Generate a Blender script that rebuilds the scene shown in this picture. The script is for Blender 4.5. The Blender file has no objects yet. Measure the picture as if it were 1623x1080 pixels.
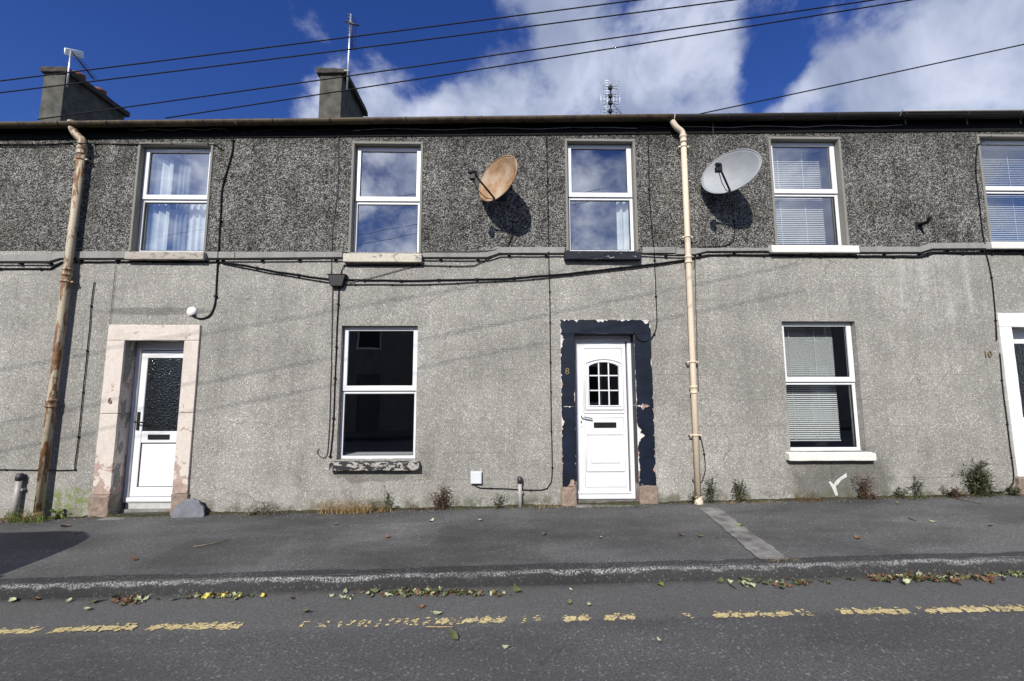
import bpy, bmesh, math, random
from mathutils import Vector, Matrix, noise

# ---------------------------------------------------------------- camera, world, sun, exposure
scene = bpy.context.scene
COL = scene.collection
F, CX, CY = 700.0, 811.5, 540.0            # focal length and centre in photo pixels (1623 x 1080)
CAM = Vector((0.0, -5.83, 1.487))
CROT = Matrix.Rotation(math.radians(-0.95), 3, 'Z') @ Matrix.Rotation(math.radians(90 + 6.3), 3, 'X') @ Matrix.Rotation(math.radians(-0.1), 3, 'Z')
cd = bpy.data.cameras.new('camera'); cam = bpy.data.objects.new('camera', cd); COL.objects.link(cam)
cam.location = CAM; cam.rotation_euler = CROT.to_euler()
cd.sensor_width = 36.0; cd.lens = F / 1623.0 * 36.0; cd.clip_start = 0.05; cd.clip_end = 2000
scene.camera = cam
scene.view_settings.view_transform = 'Standard'; scene.view_settings.look = 'None'
scene.view_settings.exposure = 0.24; scene.view_settings.gamma = 1.0; scene.view_settings.use_curve_mapping = False
scene.render.engine = 'CYCLES'; scene.cycles.max_bounces = 5; scene.cycles.transparent_max_bounces = 12
scene.cycles.sample_clamp_indirect = 6

SUN = Vector((0.34, 1.0, -0.75)).normalized()      # the way sunlight travels
sl = bpy.data.lights.new('sun', 'SUN'); sl.energy = 5.0; sl.angle = math.radians(0.5); sl.color = (1.0, 0.955, 0.89)
so = bpy.data.objects.new('sun', sl); COL.objects.link(so); so.rotation_euler = SUN.to_track_quat('-Z', 'Y').to_euler(); so.location = (-6, -14, 16)

def ray(px, py): return (CROT @ Vector(((px - CX) / F, -(py - CY) / F, -1.0))).normalized()

W = bpy.data.worlds.new('World'); scene.world = W; W.use_nodes = True
def build_world():
    nt = W.node_tree; N = nt.nodes; L = nt.links; N.clear()
    out = N.new('ShaderNodeOutputWorld'); bg = N.new('ShaderNodeBackground'); L.new(bg.outputs[0], out.inputs[0])
    sky = N.new('ShaderNodeTexSky'); sky.sky_type = 'NISHITA'; sky.sun_disc = False
    sky.sun_elevation = math.asin(-SUN.z); sky.sun_rotation = math.atan2(-SUN.x, -SUN.y) % (2 * math.pi)
    sky.altitude = 900; sky.air_density = 1.0; sky.dust_density = 0.15; sky.ozone_density = 4.0
    hs = N.new('ShaderNodeHueSaturation'); hs.inputs['Saturation'].default_value = 1.24; hs.inputs['Value'].default_value = 0.104
    hs.inputs['Hue'].default_value = 0.522
    L.new(sky.outputs[0], hs.inputs['Color'])
    tc = N.new('ShaderNodeTexCoord'); D = tc.outputs['Generated']
    def math_(op, a, b=None, c=None, clamp=False):
        m = N.new('ShaderNodeMath'); m.operation = op; m.use_clamp = clamp
        for i, v in enumerate((a, b, c)):
            if v is None: continue
            if isinstance(v, (int, float)): m.inputs[i].default_value = v
            else: L.new(v, m.inputs[i])
        return m.outputs[0]
    def noise_(scale, detail, rough, dist, off=(0, 0, 0), sc=(1, 1, 1)):
        mp = N.new('ShaderNodeMapping'); mp.inputs['Location'].default_value = off; mp.inputs['Scale'].default_value = sc
        L.new(D, mp.inputs['Vector'])
        n = N.new('ShaderNodeTexNoise'); n.inputs['Scale'].default_value = scale; n.inputs['Detail'].default_value = detail
        n.inputs['Roughness'].default_value = rough; n.inputs['Distortion'].default_value = dist
        L.new(mp.outputs[0], n.inputs['Vector']); return n.outputs[0]
    n1 = noise_(6.5, 9, 0.60, 0.12, (3.1, 0.4, 1.7), (1, 1, 1.25))
    n2 = noise_(2.2, 4, 0.58, 0.05, (7.3, 2.2, 5.1))
    # cloud banks: direction, radius in degrees, weight
    blobs = [((985, 60), 8, .10), ((1090, 120), 7, .16), ((900, 150), 6, .18), ((650, 150), 5, .22), ((760, 168), 5, .22), ((840, 172), 4, .14), ((600, 95), 3, .06), ((1600, 130), 9, .13),
             ((1370, 75), 5, .13), ((1470, 140), 6, .16), ((450, 140), 4.5, .14), ((30, 175), 3, .10), ((1560, 40), 6, .10),
             ((180, 60), 14, -.38), ((350, 90), 8, -.26), ((620, 10), 9, -.34), ((740, 60), 6, -.20), ((1218, 120), 3.2, -.30), ((1010, 15), 4.5, -.22), ((1450, 60), 2.6, -.14), ((1265, 30), 5, -.22), ((1330, 175), 4, -.06)]
    mask = None
    for (p, r, w) in blobs:
        d = ray(*p)
        dp = N.new('ShaderNodeVectorMath'); dp.operation = 'DOT_PRODUCT'; L.new(D, dp.inputs[0]); dp.inputs[1].default_value = d
        mr = N.new('ShaderNodeMapRange'); mr.interpolation_type = 'SMOOTHSTEP'
        mr.inputs['From Min'].default_value = math.cos(math.radians(r * 1.25)); mr.inputs['From Max'].default_value = math.cos(math.radians(r * .25))
        mr.inputs['To Min'].default_value = 0; mr.inputs['To Max'].default_value = w
        L.new(dp.outputs['Value'], mr.inputs['Value'])
        mask = mr.outputs[0] if mask is None else math_('ADD', mask, mr.outputs[0])
    mask = math_('MINIMUM', math_('MAXIMUM', mask, -.4), .40)
    dens = math_('ADD', math_('ADD', math_('MULTIPLY', n1, 1.25), math_('MULTIPLY', n2, .75)), mask)
    mr = N.new('ShaderNodeMapRange'); mr.interpolation_type = 'SMOOTHSTEP'
    mr.inputs['From Min'].default_value = .86; mr.inputs['From Max'].default_value = 1.22
    L.new(dens, mr.inputs['Value'])
    # cloud shade: soft grey bodies, pale tops
    n3 = noise_(5.0, 5, 0.55, 0.3, (1.3, 8.8, 2.0))
    sh = N.new('ShaderNodeMapRange'); sh.interpolation_type = 'SMOOTHSTEP'
    sh.inputs['From Min'].default_value = .33; sh.inputs['From Max'].default_value = .66; L.new(n3, sh.inputs['Value'])
    cc = N.new('ShaderNodeMix'); cc.data_type = 'RGBA'
    cc.inputs[6].default_value = (.27, .32, .46, 1); cc.inputs[7].default_value = (.60, .65, .79, 1)
    L.new(sh.outputs[0], cc.inputs[0])
    dp = N.new('ShaderNodeVectorMath'); dp.operation = 'DOT_PRODUCT'; L.new(D, dp.inputs[0]); dp.inputs[1].default_value = -SUN
    fs = N.new('ShaderNodeMapRange'); fs.interpolation_type = 'SMOOTHSTEP'
    for k, v in (('From Min', .45), ('From Max', 1.0), ('To Min', 1.0), ('To Max', 2.9)): fs.inputs[k].default_value = v
    L.new(dp.outputs['Value'], fs.inputs['Value'])
    sc_ = N.new('ShaderNodeVectorMath'); sc_.operation = 'SCALE'; L.new(cc.outputs[2], sc_.inputs[0]); L.new(fs.outputs[0], sc_.inputs['Scale'])
    mx = N.new('ShaderNodeMix'); mx.data_type = 'RGBA'
    L.new(math_('MULTIPLY', mr.outputs[0], .95), mx.inputs[0]); L.new(hs.outputs[0], mx.inputs[6]); L.new(sc_.outputs[0], mx.inputs[7])
    L.new(mx.outputs[2], bg.inputs[0]); bg.inputs[1].default_value = 1.0
build_world()
W.cycles.sampling_method = 'NONE'

# ---------------------------------------------------------------- pixel to place
def at(px, py, Y=0.0):
    d = ray(px, py); return CAM + d * ((Y - CAM.y) / d.y)
G = 0.0175                                   # the street climbs to the right
PAV_FALL = 0.012
def pave_z(x, y): return G * x + PAV_FALL * y
KY = -1.93                                   # kerb line
def road_z(x, y): return G * x - 0.125 + 0.012 * min(0, 0) + 0.02 * (1 - ((y + 5.5) / 3.6) ** 2)
def ground_at(px, py, zf=pave_z):
    d = ray(px, py); t = 4.0
    for _ in range(40):
        p = CAM + d * t; t = t - (p.z - zf(p.x, p.y)) / (d.z - G * d.x)
    return CAM + d * t

# ---------------------------------------------------------------- object helpers
WL = {}
def link(o, parent, loc):
    COL.objects.link(o); o.location = loc; WL[o] = Vector(loc)
    if parent is not None:
        o.parent = parent; o.matrix_parent_inverse = Matrix.Translation(-WL[parent])
    return o
def tag(o, label=None, cat=None, group=None, kind=None):
    if label: o['label'] = label
    if cat: o['category'] = cat
    if group: o['group'] = group
    if kind: o['kind'] = kind
    return o
def empty(name, loc, label=None, cat=None, group=None, kind=None):
    o = bpy.data.objects.new(name, None); o.empty_display_size = .1
    link(o, None, loc); return tag(o, label, cat, group, kind)

class MB:
    def __init__(s): s.v = []; s.f = []; s.sm = []
    def add(s, vs, fs, smooth=False):
        b = len(s.v); s.v += [tuple(v) for v in vs]; s.f += [tuple(i + b for i in f) for f in fs]; s.sm += [smooth] * len(fs); return s
    def box(s, x0, x1, y0, y1, z0, z1):
        vs = [(x, y, z) for z in (z0, z1) for y in (y0, y1) for x in (x0, x1)]
        return s.add(vs, [(0, 2, 3, 1), (4, 5, 7, 6), (0, 1, 5, 4), (2, 6, 7, 3), (0, 4, 6, 2), (1, 3, 7, 5)])
    def prism(s, poly, y0, y1):              # polygon of (x, z), y0 is the front
        n = len(poly)
        vs = [(x, y0, z) for x, z in poly] + [(x, y1, z) for x, z in poly]
        fs = [tuple(range(n)), tuple(range(2 * n - 1, n - 1, -1))] + [(i, i + n, (i + 1) % n + n, (i + 1) % n) for i in range(n)]
        return s.add(vs, fs)
    def ring(s, x0, x1, z0, z1, w, y0, y1, wb=None, wt=None):
        wb = w if wb is None else wb; wt = w if wt is None else wt
        o = [(x0, z0), (x1, z0), (x1, z1), (x0, z1)]; i = [(x0 + w, z0 + wb), (x1 - w, z0 + wb), (x1 - w, z1 - wt), (x0 + w, z1 - wt)]
        vs = [(x, y0, z) for x, z in o + i] + [(x, y1, z) for x, z in o + i]
        fs = []
        for k in range(4):
            n = (k + 1) % 4
            fs += [(k, n, 4 + n, 4 + k), (8 + k, 12 + k, 12 + n, 8 + n), (k, 8 + k, 8 + n, n), (4 + k, 4 + n, 12 + n, 12 + k)]
        return s.add(vs, fs)
    def tube(s, pts, r, seg=8, caps=True):
        pts = [Vector(p) for p in pts]; rings = []; n = len(pts); prev = None
        rs = r if isinstance(r, (list, tuple)) else [r] * n
        vs = []
        for i, p in enumerate(pts):
            t = (pts[min(i + 1, n - 1)] - pts[max(i - 1, 0)]).normalized()
            if prev is None:
                a = Vector((0, 0, 1)) if abs(t.z) < .9 else Vector((0, 1, 0)); u = t.cross(a).normalized()
            else:
                u = (prev - t * prev.dot(t)).normalized()
            prev = u; w = t.cross(u)
            for k in range(seg):
                a = 2 * math.pi * k / seg; vs.append(p + (u * math.cos(a) + w * math.sin(a)) * rs[i])
        fs = []
        for i in range(n - 1):
            for k in range(seg):
                k2 = (k + 1) % seg; fs.append((i * seg + k, i * seg + k2, (i + 1) * seg + k2, (i + 1) * seg + k))
        b = len(s.v); s.add(vs, fs, True)
        if caps: s.f += [tuple(b + k for k in range(seg - 1, -1, -1)), tuple(b + (n - 1) * seg + k for k in range(seg))]; s.sm += [False, False]
        return s
    def lathe(s, c, prof, seg=16):           # prof of (r, z) about a vertical axis at c
        c = Vector(c); vs = []; fs = []
        for r, z in prof:
            for k in range(seg):
                a = 2 * math.pi * k / seg; vs.append(c + Vector((r * math.cos(a), r * math.sin(a), z)))
        for i in range(len(prof) - 1):
            for k in range(seg): k2 = (k + 1) % seg; fs.append((i * seg + k, i * seg + k2, (i + 1) * seg + k2, (i + 1) * seg + k))
        b = len(s.v); s.add(vs, fs, True)
        s.f += [tuple(b + k for k in range(seg - 1, -1, -1)), tuple(b + (len(prof) - 1) * seg + k for k in range(seg))]; s.sm += [False, False]
        return s
    def build(s, name, mat, parent=None, bevel=0.0, seg=2, rough=0.0, label=None, cat=None, group=None, kind=None):
        xs = [v[0] for v in s.v]; ys = [v[1] for v in s.v]; zs = [v[2] for v in s.v]
        loc = Vector(((min(xs) + max(xs)) / 2, (min(ys) + max(ys)) / 2, min(zs)))
        me = bpy.data.meshes.new(name)
        me.from_pydata([(v[0] - loc.x, v[1] - loc.y, v[2] - loc.z) for v in s.v], [], s.f)
        me.polygons.foreach_set('use_smooth', s.sm)
        if bevel:
            bm = bmesh.new(); bm.from_mesh(me); bmesh.ops.recalc_face_normals(bm, faces=bm.faces[:])
            if rough:                        # break the outline of old stone: cut, then shift
                bmesh.ops.subdivide_edges(bm, edges=[e for e in bm.edges if e.calc_length() > .12], cuts=6, use_grid_fill=True)
            es = [e for e in bm.edges if len(e.link_faces) == 2 and e.calc_face_angle(0) > .6]
            bmesh.ops.bevel(bm, geom=es, offset=bevel, segments=seg, profile=.6, affect='EDGES')
            if rough:
                for v in bm.verts:
                    w = v.co + loc; v.co += (noise.noise_vector(w * 9) * .6 + noise.noise_vector(w * 31) * .4) * rough
            bm.to_mesh(me); bm.free()
        me.materials.append(mat)
        o = bpy.data.objects.new(name, me); link(o, parent, loc)
        return tag(o, label, cat, group, kind)

# ---------------------------------------------------------------- materials
MATS = {}
class NB:
    def __init__(s, name):
        s.m = bpy.data.materials.new(name); s.m.use_nodes = True; s.nt = s.m.node_tree; s.N = s.nt.nodes; s.L = s.nt.links
        s.b = s.N['Principled BSDF']; s.out = s.N['Material Output']; MATS[name] = s.m
        g = s.N.new('ShaderNodeNewGeometry'); s.P = g.outputs['Position']; s.obj = None
    def set(s, sock, v):
        if isinstance(v, bpy.types.NodeSocket): s.L.new(v, sock)
        elif isinstance(v, tuple) and len(v) == 3 and sock.type == 'RGBA': sock.default_value = (*v, 1)
        else: sock.default_value = v
    def math(s, op, a, b=None, clamp=False):
        m = s.N.new('ShaderNodeMath'); m.operation = op; m.use_clamp = clamp; s.set(m.inputs[0], a)
        if b is not None: s.set(m.inputs[1], b)
        return m.outputs[0]
    def map(s, sc=(1, 1, 1), off=(0, 0, 0), src=None):
        m = s.N.new('ShaderNodeMapping'); m.inputs['Scale'].default_value = sc; m.inputs['Location'].default_value = off
        s.L.new(src or s.P, m.inputs['Vector']); return m.outputs[0]
    def noise(s, scale, detail=4, rough=.55, sc=(1, 1, 1), off=(0, 0, 0), dist=0, src=None):
        n = s.N.new('ShaderNodeTexNoise'); n.inputs['Scale'].default_value = scale; n.inputs['Detail'].default_value = detail
        n.inputs['Roughness'].default_value = rough; n.inputs['Distortion'].default_value = dist
        s.L.new(s.map(sc, off, src), n.inputs['Vector']); return n.outputs[0]
    def voro(s, scale, feature='F1', out='Distance', sc=(1, 1, 1), rnd=1.0):
        n = s.N.new('ShaderNodeTexVoronoi'); n.feature = feature; n.inputs['Scale'].default_value = scale; n.inputs['Randomness'].default_value = rnd
        s.L.new(s.map(sc), n.inputs['Vector']); return n.outputs[out]
    def ramp(s, fac, stops, interp='LINEAR'):
        r = s.N.new('ShaderNodeValToRGB'); r.color_ramp.interpolation = interp; e = r.color_ramp.elements
        while len(e) < len(stops): e.new(0.5)
        for el, (p, c) in zip(e, stops):
            el.position = p; el.color = (*c, 1) if isinstance(c, tuple) else (c, c, c, 1)
        s.L.new(fac, r.inputs[0]); return r.outputs[0]
    def step(s, v, a, b, lo=0., hi=1.):
        m = s.N.new('ShaderNodeMapRange'); m.interpolation_type = 'SMOOTHSTEP'
        for k, x in (('From Min', a), ('From Max', b), ('To Min', lo), ('To Max', hi)): m.inputs[k].default_value = x
        s.L.new(v, m.inputs['Value']); return m.outputs[0]
    def mix(s, fac, a, b, mode='MIX'):
        m = s.N.new('ShaderNodeMix'); m.data_type = 'RGBA'; m.blend_type = mode
        s.set(m.inputs[0], fac); s.set(m.inputs[6], a); s.set(m.inputs[7], b); return m.outputs[2]
    def xyz(s):
        x = s.N.new('ShaderNodeSeparateXYZ'); s.L.new(s.P, x.inputs[0]); return x.outputs
    def bump(s, h, strength=.5, dist=.01, prev=None):
        b = s.N.new('ShaderNodeBump'); b.inputs['Strength'].default_value = strength; b.inputs['Distance'].default_value = dist
        s.L.new(h, b.inputs['Height'])
        if prev is not None: s.L.new(prev, b.inputs['Normal'])
        return b.outputs[0]
    def done(s, color, rough=.8, metal=0., normal=None, spec=.5):
        s.set(s.b.inputs['Base Color'], color); s.set(s.b.inputs['Roughness'], rough); s.b.inputs['Metallic'].default_value = metal
        s.b.inputs['Specular IOR Level'].default_value = spec
        if normal is not None: s.L.new(normal, s.b.inputs['Normal'])
        return s.m
def spot(n, cx, cz, rx, rz, soft=.6):
    """a stain of its own shape on the facade: 1 inside an ellipse about (cx, cz), ragged edge"""
    x, y, z = n.xyz()
    dx = n.math('DIVIDE', n.math('SUBTRACT', x, cx), rx); dz = n.math('DIVIDE', n.math('SUBTRACT', z, cz), rz)
    d = n.math('SQRT', n.math('ADD', n.math('MULTIPLY', dx, dx), n.math('MULTIPLY', dz, dz)))
    if not hasattr(n, 'ragged'): n.ragged = n.math('MULTIPLY', n.math('SUBTRACT', n.noise(5, 5, .6), .5), 1.1)
    d = n.math('ADD', d, n.ragged)
    return n.step(d, 1.0 - soft * .5, 1.0 + soft * .5, 1, 0)

def simple(name, col, rough=.6, var=.12, nscale=12, metal=0., bump=.0, spec=.5, bscale=60):
    n = NB(name); c0 = tuple(v * (1 - var) for v in col); c1 = tuple(min(1, v * (1 + var)) for v in col)
    c = n.ramp(n.noise(nscale, 5), [(.3, c0), (.7, c1)])
    nm = n.bump(n.noise(bscale, 4), bump, .004) if bump else None
    return n.done(c, rough, metal, nm, spec)

def mat_pebble():
    n = NB('pebbledash')
    v = n.voro(86, out='Color'); bw = n.N.new('ShaderNodeRGBToBW'); n.L.new(v, bw.inputs[0])
    big = n.noise(2.2, 5, .6); mid = n.noise(14, 4, .65)
    t = n.math('ADD', bw.outputs[0], n.math('ADD', n.math('MULTIPLY', n.math('SUBTRACT', mid, .5), .65), n.math('MULTIPLY', n.math('SUBTRACT', big, .5), .5)))
    c = n.ramp(t, [(.18, (.020, .019, .017)), (.42, (.058, .056, .049)), (.54, (.125, .121, .109)), (.70, (.235, .229, .209)), (.94, (.46, .45, .42))])
    x, y, z = n.xyz()
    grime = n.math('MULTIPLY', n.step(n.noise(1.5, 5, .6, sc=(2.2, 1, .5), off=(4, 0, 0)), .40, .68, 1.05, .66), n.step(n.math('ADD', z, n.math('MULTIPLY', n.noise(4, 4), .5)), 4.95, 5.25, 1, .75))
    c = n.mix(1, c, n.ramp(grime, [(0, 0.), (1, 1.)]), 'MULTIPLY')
    c = n.mix(n.math('MULTIPLY', n.step(n.noise(3.2, 5, .65, off=(8, 2, 2)), .56, .72), .35), c, (.10, .098, .06))
    d = n.voro(86)
    nm = n.bump(d, .95, .016); nm = n.bump(mid, .5, .012, nm)
    return n.done(c, .92, 0, nm, .2)
def mat_render():
    n = NB('roughcast_render')
    sp = n.noise(130, 3, .7); sp2 = n.voro(118, out='Color'); bw = n.N.new('ShaderNodeRGBToBW'); n.L.new(sp2, bw.inputs[0])
    big = n.noise(.8, 6, .62); mid = n.noise(4.5, 5, .6, off=(2, 3, 1)); streak = n.noise(1.0, 5, .6, sc=(5.5, 1, .38), off=(1, 0, 3))
    c = n.ramp(sp, [(.25, (.195, .186, .164)), (.5, (.255, .246, .220)), (.75, (.315, .306, .278))])
    c = n.mix(n.step(bw.outputs[0], .74, .88), c, (.50, .49, .46))
    c = n.mix(n.step(bw.outputs[0], .28, .14), c, (.14, .134, .12))
    f = n.math('MULTIPLY', n.step(big, .3, .72, .80, 1.14), n.step(mid, .25, .75, .90, 1.08))
    f = n.math('MULTIPLY', f, n.step(streak, .28, .72, .93, 1.07))
    x, y, z = n.xyz()
    low = n.math('MULTIPLY', n.step(z, .1, .6, 1, 0), n.step(n.noise(3, 5, .6, off=(9, 0, 0)), .40, .62))
    pale = n.math('MULTIPLY', spot(n, 5.9, 2.85, .75, .55, 1.0), n.step(n.noise(1.0, 4, .6, sc=(11, 1, .5), off=(1, 0, 3)), .45, .70))
    st = n.math('MULTIPLY', spot(n, 4.35, .34, .66, .42), .62)
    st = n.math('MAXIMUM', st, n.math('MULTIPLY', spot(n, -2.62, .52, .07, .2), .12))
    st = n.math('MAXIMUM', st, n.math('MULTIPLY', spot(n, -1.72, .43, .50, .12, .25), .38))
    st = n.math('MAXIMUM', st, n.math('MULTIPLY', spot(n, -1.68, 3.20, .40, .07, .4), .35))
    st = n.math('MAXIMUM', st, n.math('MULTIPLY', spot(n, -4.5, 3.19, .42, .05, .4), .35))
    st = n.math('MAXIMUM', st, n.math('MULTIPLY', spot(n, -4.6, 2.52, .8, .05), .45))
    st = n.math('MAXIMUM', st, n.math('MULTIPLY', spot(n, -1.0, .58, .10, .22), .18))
    c = n.mix(1, c, n.ramp(n.math('MULTIPLY', f, .7), [(0, 0.), (1, (1.43, 1.43, 1.43))]), 'MULTIPLY')
    c = n.mix(n.math('MULTIPLY', pale, .38), c, (.52, .51, .49))
    c = n.mix(n.math('MULTIPLY', low, .35), c, (.33, .325, .305))
    ck = n.N.new('ShaderNodeTexVoronoi'); ck.feature = 'DISTANCE_TO_EDGE'; ck.inputs['Scale'].default_value = .55
    wv = n.N.new('ShaderNodeVectorMath'); wv.operation = 'ADD'; n.L.new(n.P, wv.inputs[0]); nv = n.N.new('ShaderNodeTexNoise'); nv.inputs['Scale'].default_value = 3.0; nv.inputs['Detail'].default_value = 5; n.L.new(n.P, nv.inputs['Vector'])
    sv = n.N.new('ShaderNodeVectorMath'); sv.operation = 'SCALE'; sv.inputs['Scale'].default_value = .35; n.L.new(nv.outputs['Color'], sv.inputs[0]); n.L.new(sv.outputs[0], wv.inputs[1]); n.L.new(wv.outputs[0], ck.inputs['Vector'])
    crk = n.math('MULTIPLY', n.step(ck.outputs['Distance'], .0045, .0012), n.step(big, .50, .60))
    c = n.mix(n.math('MULTIPLY', crk, .55), c, (.07, .068, .06))
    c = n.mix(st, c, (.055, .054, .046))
    moss = n.math('MULTIPLY', n.step(n.math('SUBTRACT', z, n.math('MULTIPLY', x, G)), .04, .20, 1, 0), n.step(n.noise(6, 4, .6), .40, .62))
    c = n.mix(n.math('MULTIPLY', moss, .75), c, (.075, .080, .045))
    c = n.mix(n.math('MULTIPLY', n.math('MULTIPLY', spot(n, -5.35, .1, .5, .16), n.step(n.noise(14, 4), .4, .6)), .7), c, (.13, .17, .03))
    br = n.N.new('ShaderNodeTexBrick'); mp = n.N.new('ShaderNodeMapping'); mp.inputs['Rotation'].default_value = (math.radians(90), 0, 0); n.L.new(n.P, mp.inputs['Vector'])
    n.L.new(mp.outputs[0], br.inputs['Vector']); br.inputs['Scale'].default_value = 1
    br.inputs['Mortar Size'].default_value = .004; br.inputs['Brick Width'].default_value = .92; br.inputs['Row Height'].default_value = .335; br.inputs['Mortar Smooth'].default_value = .3
    groove = n.math('MULTIPLY', br.outputs['Fac'], n.step(n.noise(1.3, 3, .5, off=(5, 5, 5)), .40, .66))
    c = n.mix(n.math('MULTIPLY', groove, .42), c, (.08, .078, .07))
    h = n.math('SUBTRACT', n.math('MULTIPLY', sp, 1.0), n.math('MULTIPLY', groove, .7))
    nm = n.bump(h, .45, .006); nm = n.bump(n.noise(7, 4), .25, .02, nm)
    return n.done(c, .92, 0, nm, .2)
def mat_band():
    n = NB('smooth_cement_band'); sp = n.noise(120, 3, .7); st = n.noise(1.4, 5, .6, sc=(4, 1, 1))
    c = n.ramp(sp, [(.3, (.19, .186, .172)), (.7, (.32, .315, .295))])
    c = n.mix(n.step(st, .35, .75, 0, .5), c, (.12, .118, .105))
    return n.done(c, .9, 0, n.bump(sp, .35, .004), .2)
def mat_margin():
    n = NB('window_margin_cement'); sp = n.noise(70, 3, .7)
    return n.done(n.ramp(sp, [(.3, (.155, .15, .132)), (.7, (.25, .243, .215))]), .9, 0, n.bump(sp, .35, .004), .2)
def mat_stone(name, base, bare, wear, dirt=.3):
    n = NB(name); a = n.noise(4.5, 6, .62, dist=.4); b = n.noise(26, 4, .6)
    c = n.ramp(b, [(.3, tuple(v * .9 for v in base)), (.7, tuple(min(1, v * 1.06) for v in base))])
    x, y, z = n.xyz(); h = n.step(z, .05, .85, .22, 0)
    m = n.step(n.math('ADD', a, h), 1 - wear, 1.03 - wear)
    c = n.mix(m, c, n.ramp(n.noise(18, 4), [(.3, tuple(v * .62 for v in bare)), (.7, bare)]))
    d = n.math('MULTIPLY', n.step(n.noise(3, 6, .65, sc=(1, 1, .5), off=(3, 1, 8)), .5, .75), dirt)
    c = n.mix(d, c, (.10, .095, .085))
    return n.done(c, .75, 0, n.bump(n.math('SUBTRACT', b, n.math('MULTIPLY', m, .6)), .4, .006), .3)
def mat_glass():
    n = NB('window_glass'); N = n.N; L = n.L; N.remove(n.b)
    fr = N.new('ShaderNodeFresnel'); fr.inputs['IOR'].default_value = 1.5
    fac = n.math('ADD', n.math('MULTIPLY', fr.outputs[0], 6.0), .02, clamp=True)
    gg = N.new('ShaderNodeNewGeometry'); fac = n.math('MULTIPLY', fac, n.math('SUBTRACT', 1.0, gg.outputs['Backfacing']))
    tr = N.new('ShaderNodeBsdfTransparent'); tr.inputs[0].default_value = (.95, .97, .97, 1)
    gl = N.new('ShaderNodeBsdfGlossy'); gl.inputs['Roughness'].default_value = .0; gl.inputs['Color'].default_value = (1, .985, .96, 1)
    L.new(n.bump(n.noise(1.6, 2), .02, .05), gl.inputs['Normal'])
    mx = N.new('ShaderNodeMixShader'); L.new(fac, mx.inputs[0]); L.new(tr.outputs[0], mx.inputs[1]); L.new(gl.outputs[0], mx.inputs[2]); L.new(mx.outputs[0], n.out.inputs[0])
    return n.m
def mat_pattern_glass():
    n = NB('textured_door_glass'); v = n.voro(48, 'SMOOTH_F1')
    return n.done((.010, .012, .012), .08, 0, n.bump(v, .40, .03), .9)
def mat_asphalt(name, lo, hi, speck=.5, patch=.25, tint=(1, 1, 1.02)):
    n = NB(name); a = n.noise(85, 5, .78); b = n.noise(1.1, 6, .6, sc=(.5, 1.2, 1)); cr = n.voro(80, out='Color'); bw = n.N.new('ShaderNodeRGBToBW'); n.L.new(cr, bw.inputs[0])
    c = n.ramp(a, [(.28, tuple(lo * t for t in tint)), (.72, tuple(hi * t for t in tint))])
    c = n.mix(n.math('MULTIPLY', n.step(bw.outputs[0], .80, .9), speck), c, (.22, .22, .215))
    f = n.step(b, .3, .7, 1 - patch, 1 + patch)
    c = n.mix(1, c, n.ramp(n.math('MULTIPLY', f, .7), [(0, 0.), (1, (1.43, 1.43, 1.43))]), 'MULTIPLY')
    return n, c, a
def mat_pavement():
    n, c, a = mat_asphalt('pavement_asphalt', .017, .140, .55, .36, (1.01, 1, .975))
    x, y, z = n.xyz()
    # scattered grit, a worn pale edge along the kerb, dirt by the wall
    grit = n.step(n.voro(36), .07, .035); grit = n.math('MULTIPLY', grit, n.step(n.noise(2, 4), .45, .62))
    c = n.mix(n.math('MULTIPLY', grit, .55), c, (.40, .40, .38))
    mot = n.noise(5, 5, .65, sc=(.5, 1, 1)); e = n.math('ADD', y, n.math('MULTIPLY', mot, .20))
    c = n.mix(n.step(n.noise(.9, 5, .65, sc=(.6, 1.6, 1), off=(3, 1, 0)), .42, .66, 0, .30), c, n.mix(1, c, (.6, .6, .59), 'MULTIPLY'))
    ed = n.math('MULTIPLY', n.math('MULTIPLY', n.step(e, KY + .50, KY + .12), n.step(n.noise(80, 4, .75), .58, .66)), n.step(n.noise(2.2, 4, .6, off=(3, 3, 3)), .36, .62))
    c = n.mix(n.math('MULTIPLY', ed, .7), c, (.42, .42, .40))
    dirt = n.math('MULTIPLY', n.step(n.math('ADD', y, n.math('MULTIPLY', n.noise(7, 5, .6), .35)), -.02, .22), .7)
    c = n.mix(dirt, c, (.040, .037, .030))
    # old reinstatement patches laid over the pavement
    for (x0_, x1_, y0_, y1_, f_) in ((-1.75, -.70, -1.35, -.55, 1.20), (-3.3, -2.2, -1.7, -.9, .82), (.3, 1.5, -1.2, -.05, .86), (3.4, 6.2, -1.75, -.78, 1.12), (-.6, .35, -1.75, -1.1, .88)):
        wob = n.math('MULTIPLY', n.math('SUBTRACT', mot, .5), .22)
        ax = n.math('ADD', n.math('ABSOLUTE', n.math('SUBTRACT', x, (x0_ + x1_) / 2)), wob); ay = n.math('ADD', n.math('ABSOLUTE', n.math('SUBTRACT', y, (y0_ + y1_) / 2)), wob)
        k = n.math('MULTIPLY', n.step(ax, (x1_ - x0_) / 2 + .03, (x1_ - x0_) / 2 - .03), n.step(ay, (y1_ - y0_) / 2 + .02, (y1_ - y0_) / 2 - .02))
        c = n.mix(k, c, n.mix(1, c, (f_, f_, f_ * .99), 'MULTIPLY'))
    crack = n.step(n.math('ABSOLUTE', n.math('SUBTRACT', n.math('ADD', y, n.math('MULTIPLY', n.noise(2.2, 4), .05)), -.72)), .006, .0)
    crack = n.math('MULTIPLY', crack, n.step(n.noise(1.7, 3, .5, off=(2, 7, 0)), .42, .6))
    c = n.mix(n.math('MULTIPLY', crack, .6), c, (.02, .02, .02))
    nm = n.bump(a, .55, .006); nm = n.bump(n.noise(9, 4), .3, .015, nm)
    return n.done(c, .82, 0, nm, .3)
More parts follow.
